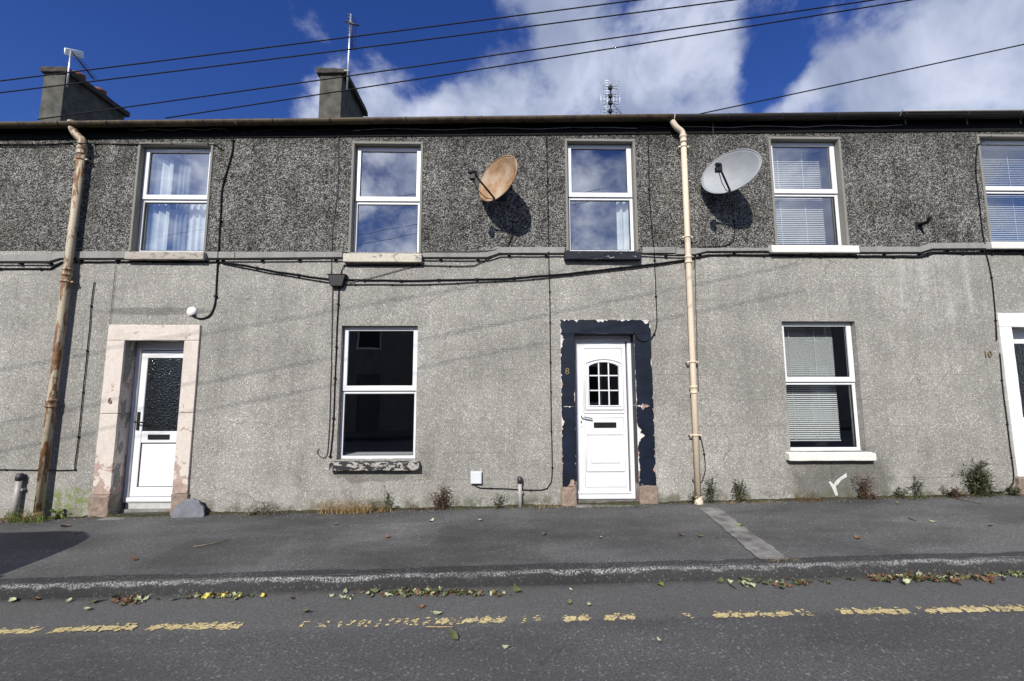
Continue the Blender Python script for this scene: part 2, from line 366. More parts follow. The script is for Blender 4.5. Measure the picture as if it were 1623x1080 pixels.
def mat_kerb():
    n, c, a = mat_asphalt('kerb_asphalt', .010, .055, .3, .25)
    x, y, z = n.xyz()
    yy = n.math('ADD', n.math('SUBTRACT', y, KY), n.math('MULTIPLY', n.math('SUBTRACT', n.noise(3.5, 4, .6), .5), .07))
    grain = n.noise(75, 4, .75)
    lip = n.math('MULTIPLY', n.math('MULTIPLY', n.step(yy, -.050, -.038), n.step(yy, -.004, -.022)), n.step(n.noise(1.6, 4, .6, off=(7, 3, 3)), .30, .58, .35, 1))
    top = n.math('MULTIPLY', n.step(yy, -.03, .0), n.step(n.noise(2.2, 4, .6, off=(3, 3, 3)), .40, .62))
    w = n.math('MAXIMUM', n.math('MULTIPLY', lip, n.step(grain, .44, .60)), n.math('MULTIPLY', n.math('MULTIPLY', top, .7), n.step(grain, .56, .64)))
    c = n.mix(n.math('MULTIPLY', w, .8), c, (.40, .40, .385))
    return n.done(c, .85, 0, n.bump(a, .8, .01), .3)
def mat_road():
    n, c, a = mat_asphalt('road_asphalt', .013, .13, .55, .22, (1, 1.0, 1.01))
    x, y, z = n.xyz()
    # gutter strip beside the kerb is an older, browner, greyer surfacing
    g = n.step(n.math('ADD', y, n.math('MULTIPLY', n.noise(3, 4), .04)), -2.60, -2.52)
    c = n.mix(n.math('MULTIPLY', g, .55), c, n.ramp(a, [(.3, (.038, .037, .035)), (.7, (.185, .182, .172))]))
    dirt = n.math('MULTIPLY', n.step(n.math('ADD', y, n.math('MULTIPLY', n.noise(9, 5, .65), .16)), -2.02, -1.86), .8)
    c = n.mix(dirt, c, (.042, .038, .030))
    nm = n.bump(a, .75, .008); nm = n.bump(n.noise(6, 4), .2, .02, nm)
    return n.done(c, .78, 0, nm, .35)
def mat_pipe(name, base, rust, amt):
    n = NB(name); a = n.noise(3.5, 6, .68, sc=(3, 3, .7), dist=.6); b = n.noise(40, 4)
    c = n.ramp(b, [(.3, tuple(v * .88 for v in base)), (.7, base)])
    r = n.ramp(n.noise(14, 5), [(.3, tuple(v * .35 for v in rust)), (.55, rust), (.8, tuple(min(1, v * 1.5) for v in rust))])
    c = n.mix(n.step(a, 1 - amt, 1.05 - amt), c, r)
    ch = n.step(n.noise(11, 5, .7, off=(4, 4, 4)), .70, .74); c = n.mix(ch, c, (.06, .03, .02))
    return n.done(c, .6, 0, n.bump(b, .3, .003), .4)
def mat_leaf(name, lo, hi):
    n = NB(name); c = n.ramp(n.noise(22, 4), [(.3, lo), (.7, hi)])
    n.done(c, .6, 0, None, .3)
    return n.m
def mat_upvc():
    n = NB('white_upvc'); c = n.ramp(n.noise(3, 5, .6), [(.3, (.61, .62, .635)), (.7, (.68, .69, .70))])
    c = n.mix(n.math('MULTIPLY', n.step(n.noise(9, 6, .7), .60, .8), .12), c, (.40, .38, .33))
    return n.done(c, .32, 0, None, .45)
def mat_yellow():
    n = NB('worn_yellow_paint'); w = n.noise(45, 5, .75)
    c = n.ramp(n.noise(14, 4, .6), [(.3, (.48, .38, .16)), (.7, (.62, .52, .28))])
    c = n.mix(n.step(w, .50, .40), c, (.11, .10, .085))
    return n.done(c, .75, 0, n.bump(n.noise(85, 4, .75), .7, .008), .3)
def mat_navy():
    n = NB('navy_paint'); c = n.ramp(n.noise(7, 5, .6), [(.3, (.0022, .0045, .011)), (.7, (.0065, .012, .027))])
    return n.done(c, .5, 0, n.bump(n.noise(24, 4), .3, .006), .3)
def mat_dish(name, stops, rough, metal=0.):
    n = NB(name); c = n.ramp(n.noise(4.5, 7, .70, dist=.1), stops)
    return n.done(c, rough, metal, n.bump(n.noise(80, 3), .1, .003), .4)
def mat_flaky(name, paint, under, amt):
    n = NB(name); a = n.noise(16, 6, .7, dist=.5, sc=(.6, 1, 1)); m = n.step(a, 1 - amt, 1.02 - amt)
    c = n.mix(m, n.ramp(n.noise(40, 3), [(.3, tuple(v * .85 for v in paint)), (.7, paint)]), n.ramp(n.noise(30, 4), [(.3, tuple(v * .6 for v in under)), (.7, under)]))
    return n.done(c, .75, 0, n.bump(m, .5, -.004), .3)
def mat_soil():
    n = NB('soil_and_moss'); c = n.ramp(n.noise(30, 6, .7), [(.28, (.012, .011, .008)), (.45, (.045, .038, .025)), (.6, (.060, .062, .026)), (.75, (.20, .175, .115))])
    return n.done(c, .95, 0, n.bump(n.noise(60, 5), .8, .02), .1)
def mat_roof():
    n = NB('slate_roof'); v = n.voro(5, out='Color', sc=(1, .6, 1)); bw = n.N.new('ShaderNodeRGBToBW'); n.L.new(v, bw.inputs[0])
    return n.done(n.ramp(bw.outputs[0], [(.2, (.035, .037, .042)), (.8, (.075, .078, .085))]), .6, 0, n.bump(n.noise(30, 4), .4, .01), .4)

PEB = mat_pebble(); REN = mat_render(); BAND = mat_band(); MARG = mat_margin(); GLASS = mat_glass(); DGLASS = mat_pattern_glass(); UPVC = mat_upvc()
PINK = mat_stone('cream_painted_stone', (.55, .49, .43), (.42, .31, .26), .40, .16); WSTONE = mat_stone('white_painted_stone', (.72, .72, .70), (.30, .28, .25), .24, .08)
BARE = mat_stone('bare_pink_stone', (.43, .40, .35), (.27, .205, .165), .50, .55); FLAKE = mat_stone('flaked_white_undercoat', (.62, .59, .55), (.38, .27, .23), .45, .25)
NAVY = mat_navy(); PAVE = mat_pavement(); KERB = mat_kerb(); ROAD = mat_road(); YEL = mat_yellow(); SOIL = mat_soil(); ROOF = mat_roof()
PIPE_L = mat_pipe('rusty_cream_iron', (.42, .365, .26), (.20, .10, .045), .52); PIPE_R = mat_pipe('cream_painted_iron', (.62, .52, .39), (.25, .11, .05), .34)
BLACK = simple('black_plastic', (.008, .008, .009), .5, .2, spec=.3); CABLE = simple('black_cable', (.005, .005, .005), .7, .2, spec=.2); CABLE_B = simple('brown_cable', (.055, .035, .030), .6, .2)
CABLE_W = simple('pale_cable', (.30, .29, .28), .6, .2)
ALU = simple('aluminium', (.62, .64, .66), .38, .08, metal=.85); DARKMETAL = simple('dark_metal', (.04, .04, .045), .5, .2, metal=.4)
CHIM = simple('chimney_render', (.062, .060, .048), .92, .55, 5, bump=.6); CAPM = simple('chimney_cap_stone', (.040, .036, .029), .95, .6, 14, bump=.8)
POT = simple('terracotta', (.16, .065, .04), .85, .3, 9); FASC = simple('shade_black_fascia', (.006, .006, .006), .8, .3, spec=.15)
GUT_B = mat_pipe('brown_stained_gutter', (.060, .042, .018), (.035, .020, .010), .50); GUT_D = simple('dark_iron_gutter', (.014, .011, .009), .6, .4, 6); GUT_W = simple('pale_gutter', (.27, .28, .28), .4, .1)
DISH_T = mat_dish('rust_stained_dish', [(.30, (.12, .062, .028)), (.43, (.25, .145, .07)), (.55, (.34, .235, .145)), (.72, (.40, .33, .265))], .6)
DISH_G = mat_dish('grey_dish', [(.3, (.225, .24, .25)), (.7, (.30, .315, .325))], .6)
CONC = simple('pale_concrete', (.165, .16, .148), .92, .35, 9, bump=.7); CONCS = simple('worn_strip_concrete', (.165, .16, .148), .92, .55, 7, bump=.8); SLATE = simple('blue_slate', (.105, .112, .13), .6, .25, 12, bump=.5)
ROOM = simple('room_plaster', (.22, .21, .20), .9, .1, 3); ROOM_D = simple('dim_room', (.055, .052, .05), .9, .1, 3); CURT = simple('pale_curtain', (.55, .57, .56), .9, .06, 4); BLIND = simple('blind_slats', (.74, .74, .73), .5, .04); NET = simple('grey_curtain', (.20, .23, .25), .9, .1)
GREYP = simple('grey_pvc', (.30, .29, .27), .5, .15, 20); METER = simple('pale_meter_box', (.55, .57, .61), .45, .06); WHITEP = simple('white_plastic', (.78, .78, .77), .4, .05)
SILL_S = mat_flaky('beige_stone_sill', (.36, .33, .28), (.24, .22, .19), .42); SILL_C = mat_flaky('cream_flaking_sill', (.50, .47, .38), (.22, .20, .17), .42); SILL_N = mat_flaky('navy_flaking_sill', (.012, .014, .022), (.44, .42, .38), .38)
SILL_B = mat_flaky('black_flaking_sill', (.022, .022, .024), (.40, .38, .34), .49); SILL_W = mat_flaky('white_sill', (.66, .65, .60), (.30, .27, .22), .30)
LEAF_G = mat_leaf('green_leaf', (.060, .070, .026), (.155, .165, .072)); LEAF_P = mat_leaf('pale_leaf', (.22, .25, .13), (.42, .44, .28)); LEAF_B = mat_leaf('brown_leaf', (.085, .042, .02), (.24, .135, .07)); LEAF_Y = mat_leaf('yellow_leaf', (.42, .36, .05), (.60, .52, .12))
LEAF_D = mat_leaf('dark_weed_leaf', (.024, .036, .014), (.10, .125, .05)); LEAF_R = mat_leaf('reddish_weed_leaf', (.06, .022, .016), (.15, .07, .045)); STRAW = mat_leaf('dry_straw', (.26, .17, .07), (.52, .38, .19)); LEAF_V = mat_leaf('bright_weed_leaf', (.09, .14, .025), (.20, .27, .06)); STEM = mat_leaf('weed_stem', (.05, .04, .025), (.10, .08, .045)); DEAD = mat_leaf('dead_weed', (.10, .085, .06), (.26, .22, .15))
BRASS = simple('tarnished_brass', (.30, .22, .10), .45, .3, 30, metal=.6); INK = simple('painted_numeral', (.10, .055, .03), .7, .2); OLDPAINT = simple('splashed_paint', (.50, .50, .47), .8, .1, 20)

# ---------------------------------------------------------------- ground
def sheet(name, x0, x1, ys, nx, zf, mat, jit=0.0, **k):
    m = MB(); xs = [x0 + (x1 - x0) * i / nx for i in range(nx + 1)]
    vs = [(x, y, zf(x, y) + (noise.noise(Vector((x * 1.3, y * 1.3, 0))) * jit if jit else 0)) for y in ys for x in xs]
    fs = [(j * (nx + 1) + i, j * (nx + 1) + i + 1, (j + 1) * (nx + 1) + i + 1, (j + 1) * (nx + 1) + i) for j in range(len(ys) - 1) for i in range(nx)]
    return m.add(vs, fs, True).build(name, mat, None, **k)
def frange(a, b, n): return [a + (b - a) * i / n for i in range(n + 1)]
XL, XR = -60, 60
tag(sheet('ground', -900, 900, [-900, -40, 40, 900], 6, lambda x, y: -1.6, simple('grass_ground', (.06, .08, .03), .95, .3, .2)), kind='structure')
road = tag(sheet('road', XL, XR, frange(-9.2, KY + .05, 40), 200, road_z, ROAD, .010), kind='structure')
pavement = tag(sheet('pavement', XL, XR, frange(KY - .015, .3, 20), 200, pave_z, PAVE, .006), kind='structure')
sheet('pavement', XL, XR, frange(-11.5, -9.0, 4), 60, lambda x, y: G * x - .02, PAVE, kind='structure').name = 'far_pavement'
def kerb(name, y, sgn, zt):
    m = MB(); xs = frange(-30, 30, 800); prof = [(.10, .0035), (.02, .0045), (-.015, -.001), (-.042, -.018), (-.060, -.050), (-.070, -.13), (-.072, -.2)]
    vs = []
    for x in xs:
        w = noise.noise(Vector((x * 1.1, 3, 0))) * .012 + noise.noise(Vector((x * 6, 7, 0))) * .006
        for a, b in prof:
            j = noise.noise(Vector((x * 14, a * 60, 1))) * .004
            vs.append((x, y + sgn * (a + w + j), zt(x) + b + (noise.noise(Vector((x * 1.3, 0, 5))) * .006 if b < .004 else 0) + j * .6))
    p = len(prof); fs = [(i * p + k, (i + 1) * p + k, (i + 1) * p + k + 1, i * p + k + 1) for i in range(len(xs) - 1) for k in range(p - 1)]
    return m.add(vs, fs, True).build(name, KERB, None, kind='structure')
kerb('kerb', KY, 1, lambda x: pave_z(x, KY))
kerb('far_kerb', -9.05, -1, lambda x: G * x - .018)
# concrete strip across the pavement
a, b, c, d = [ground_at(*p) for p in ((1108, 806), (1138, 806), (1250, 888), (1204, 888))]
m = MB(); vs = []
for i in range(41):
    t = i / 40
    for p, q in ((a, d), (b, c)):
        v = p.lerp(q, t); vs.append((v.x + noise.noise(v * 5) * .02 + noise.noise(v * 23) * .018, v.y + (noise.noise(v * 9) * .03 if t == 1 else 0), pave_z(v.x, v.y) + .009))
m.add(vs, [(2 * i, 2 * i + 2, 2 * i + 3, 2 * i + 1) for i in range(40)], True).build('pavement_strip', CONCS, None, kind='structure')
# kerb break at the strip: a darker dropped notch is left to the kerb's own wear

# worn yellow line: fragments of paint
rng = random.Random(5)
yl = empty('yellow_line', ground_at(800, 985, road_z), kind='structure')
def ypx(x): return 1001 - 36 * x / 1623.0
segs = [(-40, 62, 1), (84, 216, .75), (238, 300, .9), (296, 384, 1), (478, 520, .25), (536, 585, .45), (598, 690, .35), (690, 786, .85), (826, 862, .25), (893, 926, .75), (955, 1003, .6), (1085, 1100, .5), (1128, 1232, .85), (1264, 1288, .5), (1330, 1422, .85), (1462, 1545, .7), (1540, 1700, .8)]
for xa, xb, cov in segs:
    m = MB(); A = ground_at(xa, ypx(xa), road_z); B = ground_at(xb, ypx(xb), road_z); x = A.x
    while x < B.x:
        big = cov > .55; w = rng.uniform(.05, .13) if big else rng.uniform(.015, .05); yc = A.y + (B.y - A.y) * (x - A.x) / max(.01, B.x - A.x)
        hw0 = .046
        chips = [(0, -.012 * rng.random(), w, hw0 * rng.uniform(.6, .95))] if big and rng.random() < .55 + .45 * cov else []
        for _ in range(int(5 + 9 * cov)):
            chips.append((rng.uniform(0, w), rng.uniform(-hw0, hw0 * 1.1), rng.uniform(.008, .03), rng.uniform(.004, .012)))
        for cx0, yo, cw, ch in chips:
            n = 12; sk = rng.uniform(0, .5) * ch; ring = []
            for k in range(n):
                an = 2 * math.pi * k / n; cx_, sy_ = math.cos(an), math.sin(an)
                cx_ = math.copysign(abs(cx_) ** .5, cx_); sy_ = math.copysign(abs(sy_) ** .5, sy_); r = rng.uniform(.72, 1.05)
                px_ = x + (w / 2 if cx0 == 0 else cx0) + cx_ * cw / 2 * r + sy_ * sk; py_ = yc + yo + sy_ * ch * r
                ring.append((px_, py_, road_z(px_, py_) + noise.noise(Vector((px_ * 1.3, py_ * 1.3, 0))) * .010 + .005 + .0004 * (cx0 != 0)))
            m.add(ring, [tuple(range(n))])
        x += w + (rng.uniform(-.004, .006) if big else rng.uniform(.0, .06))
    if m.v: m.build('paint_patch', YEL, yl)

# ---------------------------------------------------------------- houses
def wall_grid(m, x0, x1, z0, ztop, holes, y=0.0, bump=None):
    """front face with openings, plus reveals; ztop(x) gives the sloping top"""
    xs = sorted({x0, x1, *[h[0] for h in holes], *[h[1] for h in holes]}); zs = sorted({z0, 99, *[h[2] for h in holes], *[h[3] for h in holes]})
    for i in range(len(xs) - 1):
        for j in range(len(zs) - 1):
            xm = (xs[i] + xs[i + 1]) / 2; zm = (zs[j] + min(zs[j + 1], 50)) / 2
            if any(h[0] < xm < h[1] and h[2] < zm < h[3] for h in holes): continue
            t0, t1 = (ztop(xs[i]), ztop(xs[i + 1])) if zs[j + 1] == 99 else (zs[j + 1],) * 2
            m.add([(xs[i], y, zs[j]), (xs[i + 1], y, zs[j]), (xs[i + 1], y, t1), (xs[i], y, t0)], [(0, 1, 2, 3)])
    for h in holes:
        a, b, c, d, dep = h[:5]
        m.add([(a, y, c), (b, y, c), (b, y, d), (a, y, d), (a, y + dep, c), (b, y + dep, c), (b, y + dep, d), (a, y + dep, d)], [(0, 3, 7, 4), (1, 5, 6, 2), (3, 2, 6, 7), (0, 4, 5, 1)])
def room(parent, x0, x1, z0, z1, mat, depth=2.6, y=.17):
    m = MB(); e = .28
    X0, X1, Z0, Z1 = x0 - e, x1 + e, z0 - .5, z1 + .2
    vs = [(X0, y, Z0), (X1, y, Z0), (X1, y, Z1), (X0, y, Z1), (X0, y + depth, Z0), (X1, y + depth, Z0), (X1, y + depth, Z1), (X0, y + depth, Z1)]
    m.add(vs, [(0, 1, 5, 4), (1, 2, 6, 5), (2, 3, 7, 6), (3, 0, 4, 7), (4, 5, 6, 7)])
    i = [(x0, y, z0), (x1, y, z0), (x1, y, z1), (x0, y, z1)]
    m.add(vs[:4] + i, [(k, 4 + k, 4 + (k + 1) % 4, (k + 1) % 4) for k in range(4)])
    return m.build('room', mat, parent)
def opening(xl, xr, yt, yb):
    """opening on the facade from pixel edges taken at mid height"""
    ym = (yt + yb) / 2; a = at(xl, ym); b = at(xr, ym); xm = (xl + xr) / 2
    return (a.x, b.x, at(xm, yb).z, at(xm, yt).z)
REV = .088
def window(house, o, sillpx, sillmat, tilt=.52, margin=False, vent=False, frame_w=.042, roommat=None, y=0.0):
    x0, x1, z0, z1 = o; d = y + REV
    f = MB(); f.ring(x0 + .0005, x1 - .0005, z0 - .012, z1 - .0005, frame_w, d, d + .06, wb=.05, wt=.035)
    zt = z0 + (z1 - z0) * tilt
    f.box(x0 + frame_w + .001, x1 - frame_w - .001, d + .002, d + .058, zt - .028, zt + .004)
    w = f.build('window', UPVC, house, bevel=.004, seg=1)
    sx0, sx1, sz0, sz1 = x0 + .006, x1 - .006, zt + .010, z1 - .004
    MB().ring(sx0, sx1, sz0, sz1, .062, d - .018, d + .03, wb=.066, wt=.056).build('sash', UPVC, w, bevel=.006, seg=2)
    MB().ring(sx0 + .058, sx1 - .058, sz0 + .062, sz1 - .052, .012, d + .004, d + .02).build('seal', BLACK, w)
    MB().box(sx0 + .064, sx1 - .064, d + .008, d + .014, sz0 + .068, sz1 - .058).build('pane', GLASS, w)
    MB().ring(x0 + frame_w - .002, x1 - frame_w + .002, z0 + .036, zt - .026, .012, d + .012, d + .03).build('seal', BLACK, w)
    MB().box(x0 + frame_w + .004, x1 - frame_w - .004, d + .018, d + .024, z0 + .042, zt - .032).build('pane', GLASS, w)
    MB().box(sx0 + .003, sx1 - .003, d - .004, d + .001, zt + .001, sz0 + .002).build('seal', BLACK, w)
    if vent: MB().box((x0 + x1) / 2 - .17, (x0 + x1) / 2 + .17, d - .03, d - .017, z1 - .047, z1 - .027).build('trickle_vent', WHITEP, w, bevel=.003, seg=1)
    if margin:
        mw = .032; m = MB()
        m.prism([(x0 - mw, z0), (x0, z0), (x0, z1), (x0 - mw, z1)], -.014, REV + .03)
        m.prism([(x1, z0), (x1 + mw, z0), (x1 + mw, z1), (x1, z1)], -.014, REV + .03)
        m.prism([(x0 - mw, z1 + .0005), (x1 + mw, z1 + .0005), (x1 + mw, z1 + mw * 1.15), (x0 - mw, z1 + mw * 1.15)], -.014, REV + .03)
        m.build('margin', MARG, w, bevel=.004, seg=1)
    if sillpx:
        p = -.085; a = at(sillpx[0], sillpx[3], p); b = at(sillpx[1], sillpx[3], p); zt_ = at((sillpx[0] + sillpx[1]) / 2, sillpx[2], p).z
        m = MB(); vs = [(x, yy, zz) for x in (a.x, b.x) for yy, zz in ((p, a.z), (p, zt_), (d + .01, z0 + .004), (d + .01, a.z))]
        m.add(vs, [(0, 1, 2, 3), (7, 6, 5, 4), (0, 4, 5, 1), (1, 5, 6, 2), (2, 6, 7, 3), (3, 7, 4, 0)])
        m.build('sill', sillmat, w, bevel=.010, seg=2, rough=.006)
    room(house, x0, x1, z0, z1, roommat or ROOM, y=d + .07)
    return w

OP = dict(W1=opening(216, 329, 231, 399), W2=opening(559, 665.5, 229, 402), W3=opening(900, 1005.5, 225, 398), W4=opening(1226.5, 1335, 221.5, 389.5), W5=opening(1561, 1674, 218, 384),
          G2=opening(537.5, 660, 516.5, 729), G4=opening(1246, 1364, 509.5, 715.5),
          D6=opening(187.5, 283.5, 540, 815), D8=opening(911.5, 1008.5, 529.5, 800), D10=opening(1617, 1716, 519, 790))
ZTOP = lambda x: at(811, 200).z + G * (x - 0) + .02
HX = [-9.35, -3.56, 2.30, 8.6]
ZS = 3.33                                   # pebbledash above, roughcast below, joint behind the band
houses = []
info = [('grey terraced house with cream stone door surround and rusty downpipe', (-9.35, -3.56), ['W1'], ['D6']),
        ('middle grey terraced house with flaking navy door surround', (-3.56, 2.30), ['W2', 'W3', 'G2'], ['D8']),
        ('grey terraced house with white door surround and venetian blinds', (2.30, 8.6), ['W4', 'W5', 'G4'], ['D10'])]
for lab, (xa, xb), wins, doors in info:
    h = empty('terraced_house', ((xa + xb) / 2, 0, G * (xa + xb) / 2), lab, 'house'); houses.append(h)
    up = [(OP[w][0] - .02, OP[w][1] + .02, OP[w][2], OP[w][3] + .02, REV + .04) for w in wins if w[0] == 'W']; lo = [(*OP[w], REV + .04) for w in wins if w[0] == 'G']
    dr = []
    for k in doors:
        o = list(OP[k]); o[2] = G * (o[0] + o[1]) / 2 - .02; OP[k] = tuple(o); dr.append((*o, .30))
    m = MB(); wall_grid(m, xa, xb, ZS, ZTOP, up); m.build('pebbledash_wall', PEB, h)
    m = MB(); wall_grid(m, xa, xb, -.6, lambda x: ZS, lo + dr); m.build('render_wall', REN, h)
    # roof, rear wall, ends
    ez = lambda x: ZTOP(x) + .02
    m = MB(); Y0, Y1, R0 = -.10, 8.2, 4.05; RH = 2.15
    prof = [(Y0, 0), (R0, RH), (Y1, 0), (Y1, -.08), (R0, RH - .09), (Y0, -.05)]
    vs = [(x, yy, ez(x) + zz) for x in (xa, xb) for yy, zz in prof]; n = len(prof)
    m.add(vs, [tuple(range(n - 1, -1, -1)), tuple(range(n, 2 * n))] + [(i, (i + 1) % n, (i + 1) % n + n, i + n) for i in range(n)]).build('roof', ROOF, h)
    MB().prism([(xa, -.6), (xb, -.6), (xb, ez(xb) - .1), (xa, ez(xa) - .1)], 8.0, 8.15).build('rear_wall', REN, h)
    # fascia under the slates, coloured black and deepened to show the gutter's shadow
    m = MB(); m.prism([(xa, ZTOP(xa) - .165), (xb, ZTOP(xb) - .165), (xb, ZTOP(xb) + .02), (xa, ZTOP(xa) + .02)], -.014, .02); m.build('fascia', FASC, h)
H6, H8, H10 = houses
# end walls of the row
for h, x in ((H6, HX[0]), (H10, HX[3])):
    m = MB(); s = 1 if h is H10 else -1; z = ZTOP(x)
    m.add([(x, 0, -.6), (x, 8.1, -.6), (x, 8.1, z), (x, 4.05, z + 2.1), (x, 0, z)], [(0, 1, 2, 3, 4) if s > 0 else (4, 3, 2, 1, 0)]).build('gable_wall', REN, h)
# string band: smooth strip over the joint, stepping up with the street
def band(h, top, bot):
    tp = [at(*p) for p in top]; bp = [at(*p) for p in bot]
    MB().prism([(p.x, p.z) for p in bp] + [(p.x, p.z) for p in reversed(tp)], -.020, .03).build('string_band', BAND, h, bevel=.004, seg=1)
band(H6, [(-340, 405), (82, 404), (103, 399.5), (206, 399.5)], [(-340, 415), (80, 415), (97, 410), (206, 410)])
band(H6, [(324, 399.5), (373, 400)], [(324, 410), (373, 410)])
band(H8, [(374, 400), (543, 400)], [(374, 410), (543, 408.5)])
band(H8, [(669, 399), (768, 399), (788, 392.5), (895, 392.5)], [(669, 408.5), (772, 408.5), (792, 402), (895, 402)])
band(H8, [(1018, 392.5), (1070, 392.5)], [(1018, 402), (1070, 402)])
band(H10, [(1071, 392.5), (1080, 395), (1100, 394), (1225, 393.5)], [(1071, 404), (1100, 404), (1120, 399), (1225, 398.5)])
band(H10, [(1362, 392), (1455, 392), (1475, 386), (1573, 385.5)], [(1362, 400.5), (1458, 400.5), (1476, 395), (1573, 394.5)])
# windows
wn = {}
wn['W1'] = window(H6, OP['W1'], (196, 322, 399.5, 411), SILL_S, .50, True, True, roommat=simple('pale_bedroom', (.62, .62, .60), .9, .05, 3))
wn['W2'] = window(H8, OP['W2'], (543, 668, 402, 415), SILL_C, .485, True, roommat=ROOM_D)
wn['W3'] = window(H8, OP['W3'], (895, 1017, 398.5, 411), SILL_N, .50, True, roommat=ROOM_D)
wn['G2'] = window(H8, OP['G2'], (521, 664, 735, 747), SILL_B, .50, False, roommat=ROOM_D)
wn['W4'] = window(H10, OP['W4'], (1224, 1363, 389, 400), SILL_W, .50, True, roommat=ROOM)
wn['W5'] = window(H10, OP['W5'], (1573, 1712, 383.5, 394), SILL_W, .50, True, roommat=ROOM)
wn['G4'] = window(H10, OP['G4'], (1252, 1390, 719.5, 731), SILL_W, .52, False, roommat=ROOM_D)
o = OP['G2']; MB().box(o[0] - .05, o[1] + .05, REV + .075, REV + .30, o[2] + .01, o[2] + .045).build('inner_sill', WHITEP, wn['G2'])
# blinds and curtains
def blind(o, lab, y=.24, stop=.0, top=.0, right=.0):
    x0, x1, z0, z1 = o; t = empty('venetian_blind', ((x0 + x1) / 2, y, z0), lab, 'blind', 'venetian blinds')
    X0, X1 = x0 + .02, x1 - .05 - right; m = MB(); z = z1 - .06 - top; k = 0
    while z > z0 + .06 + stop:
        m.add([(X0, y - .008, z - .008), (X1, y - .008, z - .008), (X1, y + .008, z + .008), (X0, y + .008, z + .008)], [(0, 1, 2, 3)]); z -= .028
    m.build('slats', BLIND, t, kind='stuff')
    MB().box(X0, X1, y - .015, y + .015, z1 - .045, z1 - .012).build('head_rail', BLIND, t)
    MB().box(X0, X1, y - .012, y + .012, z - .012, z + .004).build('bottom_rail', BLIND, t)
    for fx in (.25, .68): MB().box(X0 + (X1 - X0) * fx - .003, X0 + (X1 - X0) * fx + .003, y - .014, y - .012, z, z1 - .045).build('ladder_tape', BLIND, t)
blind(OP['W4'], 'white venetian blind inside the upper window right of the grey satellite dish', stop=.0, right=.06)
blind(OP['W5'], 'white venetian blind inside the upper window at the right edge', right=.02)
blind(OP['G4'], 'white venetian blind inside the ground floor window with white sill', right=.10, stop=.06)
def curtain(name, x0, x1, z0, z1, y, mat, lab, folds=6):
    m = MB(); n = folds * 8; vs = []
    for i in range(n + 1):
        x = x0 + (x1 - x0) * i / n; yy = y + .022 * math.sin(i * 2 * math.pi / 8) + .006 * math.sin(i * 1.7)
        vs += [(x, yy, z0), (x, yy, z1)]
    m.add(vs, [(2 * i, 2 * i + 2, 2 * i + 3, 2 * i + 1) for i in range(n)], True).build(name, mat, None, label=lab, cat='curtain')
o = OP['W1']
curtain('curtain', o[0] - .1, o[0] + .30, o[2] - .05, o[3], .215, CURT, 'pale curtain on the left inside the upper window of the cream door house', 4)
curtain('curtain', o[0] + .34, o[0] + .52, o[2] - .05, o[3], .255, NET, 'grey curtain beside the pale one in the leftmost upper window', 3)
curtain('curtain', o[1] - .42, o[1] - .06, o[2] - .05, (o[2] + o[3]) / 2 + .05, .265, CURT, 'pale curtain low at the right inside the leftmost upper window', 4)
o = OP['W3']
curtain('curtain', o[1] - .20, o[1] - .02, o[2] - .02, (o[2] + o[3]) / 2 + .02, .22, CURT, 'white curtain edge inside the upper window above the navy door', 2)

# ---------------------------------------------------------------- eaves gutters
def gutter(h, pa, pb, mat, r=.058, yc=-.125, brackets=()):
    a = at(*pa, yc - r); b = at(*pb, yc - r); m = MB(); seg = 10; vs = []
    N_ = 24
    for i in range(N_ + 1):
        t = i / N_; x = a.x + (b.x - a.x) * t; z = a.z + (b.z - a.z) * t + noise.noise(Vector((x * .9, 2, 0))) * .006
        for rr in (r, r - .006):
            for k in range(seg + 1):
                an = math.pi + math.pi * k / seg; vs.append((x, yc + rr * math.cos(an), z + rr * math.sin(an)))
    q = 2 * (seg + 1); fs = []
    for i in range(N_):
        for k in range(seg):
            fs.append((i * q + k, i * q + k + 1, (i + 1) * q + k + 1, (i + 1) * q + k)); j = seg + 1
            fs.append((i * q + j + k + 1, i * q + j + k, (i + 1) * q + j + k, (i + 1) * q + j + k + 1))
        for k, j in ((0, seg + 1), (seg, 2 * seg + 1)): fs.append((i * q + k, (i + 1) * q + k, (i + 1) * q + j, i * q + j))
    g = m.add(vs, fs, True).build('gutter', mat, h)
    for px in brackets:
        t = (px - pa[0]) / (pb[0] - pa[0]); x = a.x + (b.x - a.x) * t; z = a.z + (b.z - a.z) * t
        pts = [(x, yc + (r + .004) * math.cos(math.pi + math.pi * k / 8), z + (r + .004) * math.sin(math.pi + math.pi * k / 8)) for k in range(9)]
        MB().tube(pts, .009, 6).build('gutter_bracket', DARKMETAL if mat is not GUT_W else ALU, g)
gutter(H6, (-345, 197), (371, 188.5), GUT_B, brackets=(-250, -60, 87, 165, 320))
gutter(H8, (372, 188.5), (1069, 180.5), GUT_B, brackets=(430, 520, 640, 733, 760, 928, 1010))
gutter(H10, (1071, 180.5), (1428, 177), GUT_D, brackets=(1155, 1240, 1330))
gutter(H10, (1429, 176.8), (1830, 174), GUT_D, brackets=(1437, 1535, 1620, 1700))  # newer pale gutter, its body coloured dark for the shaded side
a = at(1430, 176.3, -.186); b = at(1830, 173.5, -.186); MB().tube([a, b], .016, 8).build('lit_gutter_lip', GUT_W, H10)  # pale tube paints the light along the gutter's top edge
for px in (1437, 1535, 1620):
    q = at(px, 186, -.05); m = MB(); m.box(q.x - .008, q.x + .008, -.03, -.018, q.z - .09, q.z + .06); m.box(q.x - .03, q.x + .03, -.031, -.017, q.z + .061, q.z + .072); m.build('rise_bracket', GUT_W, H10)

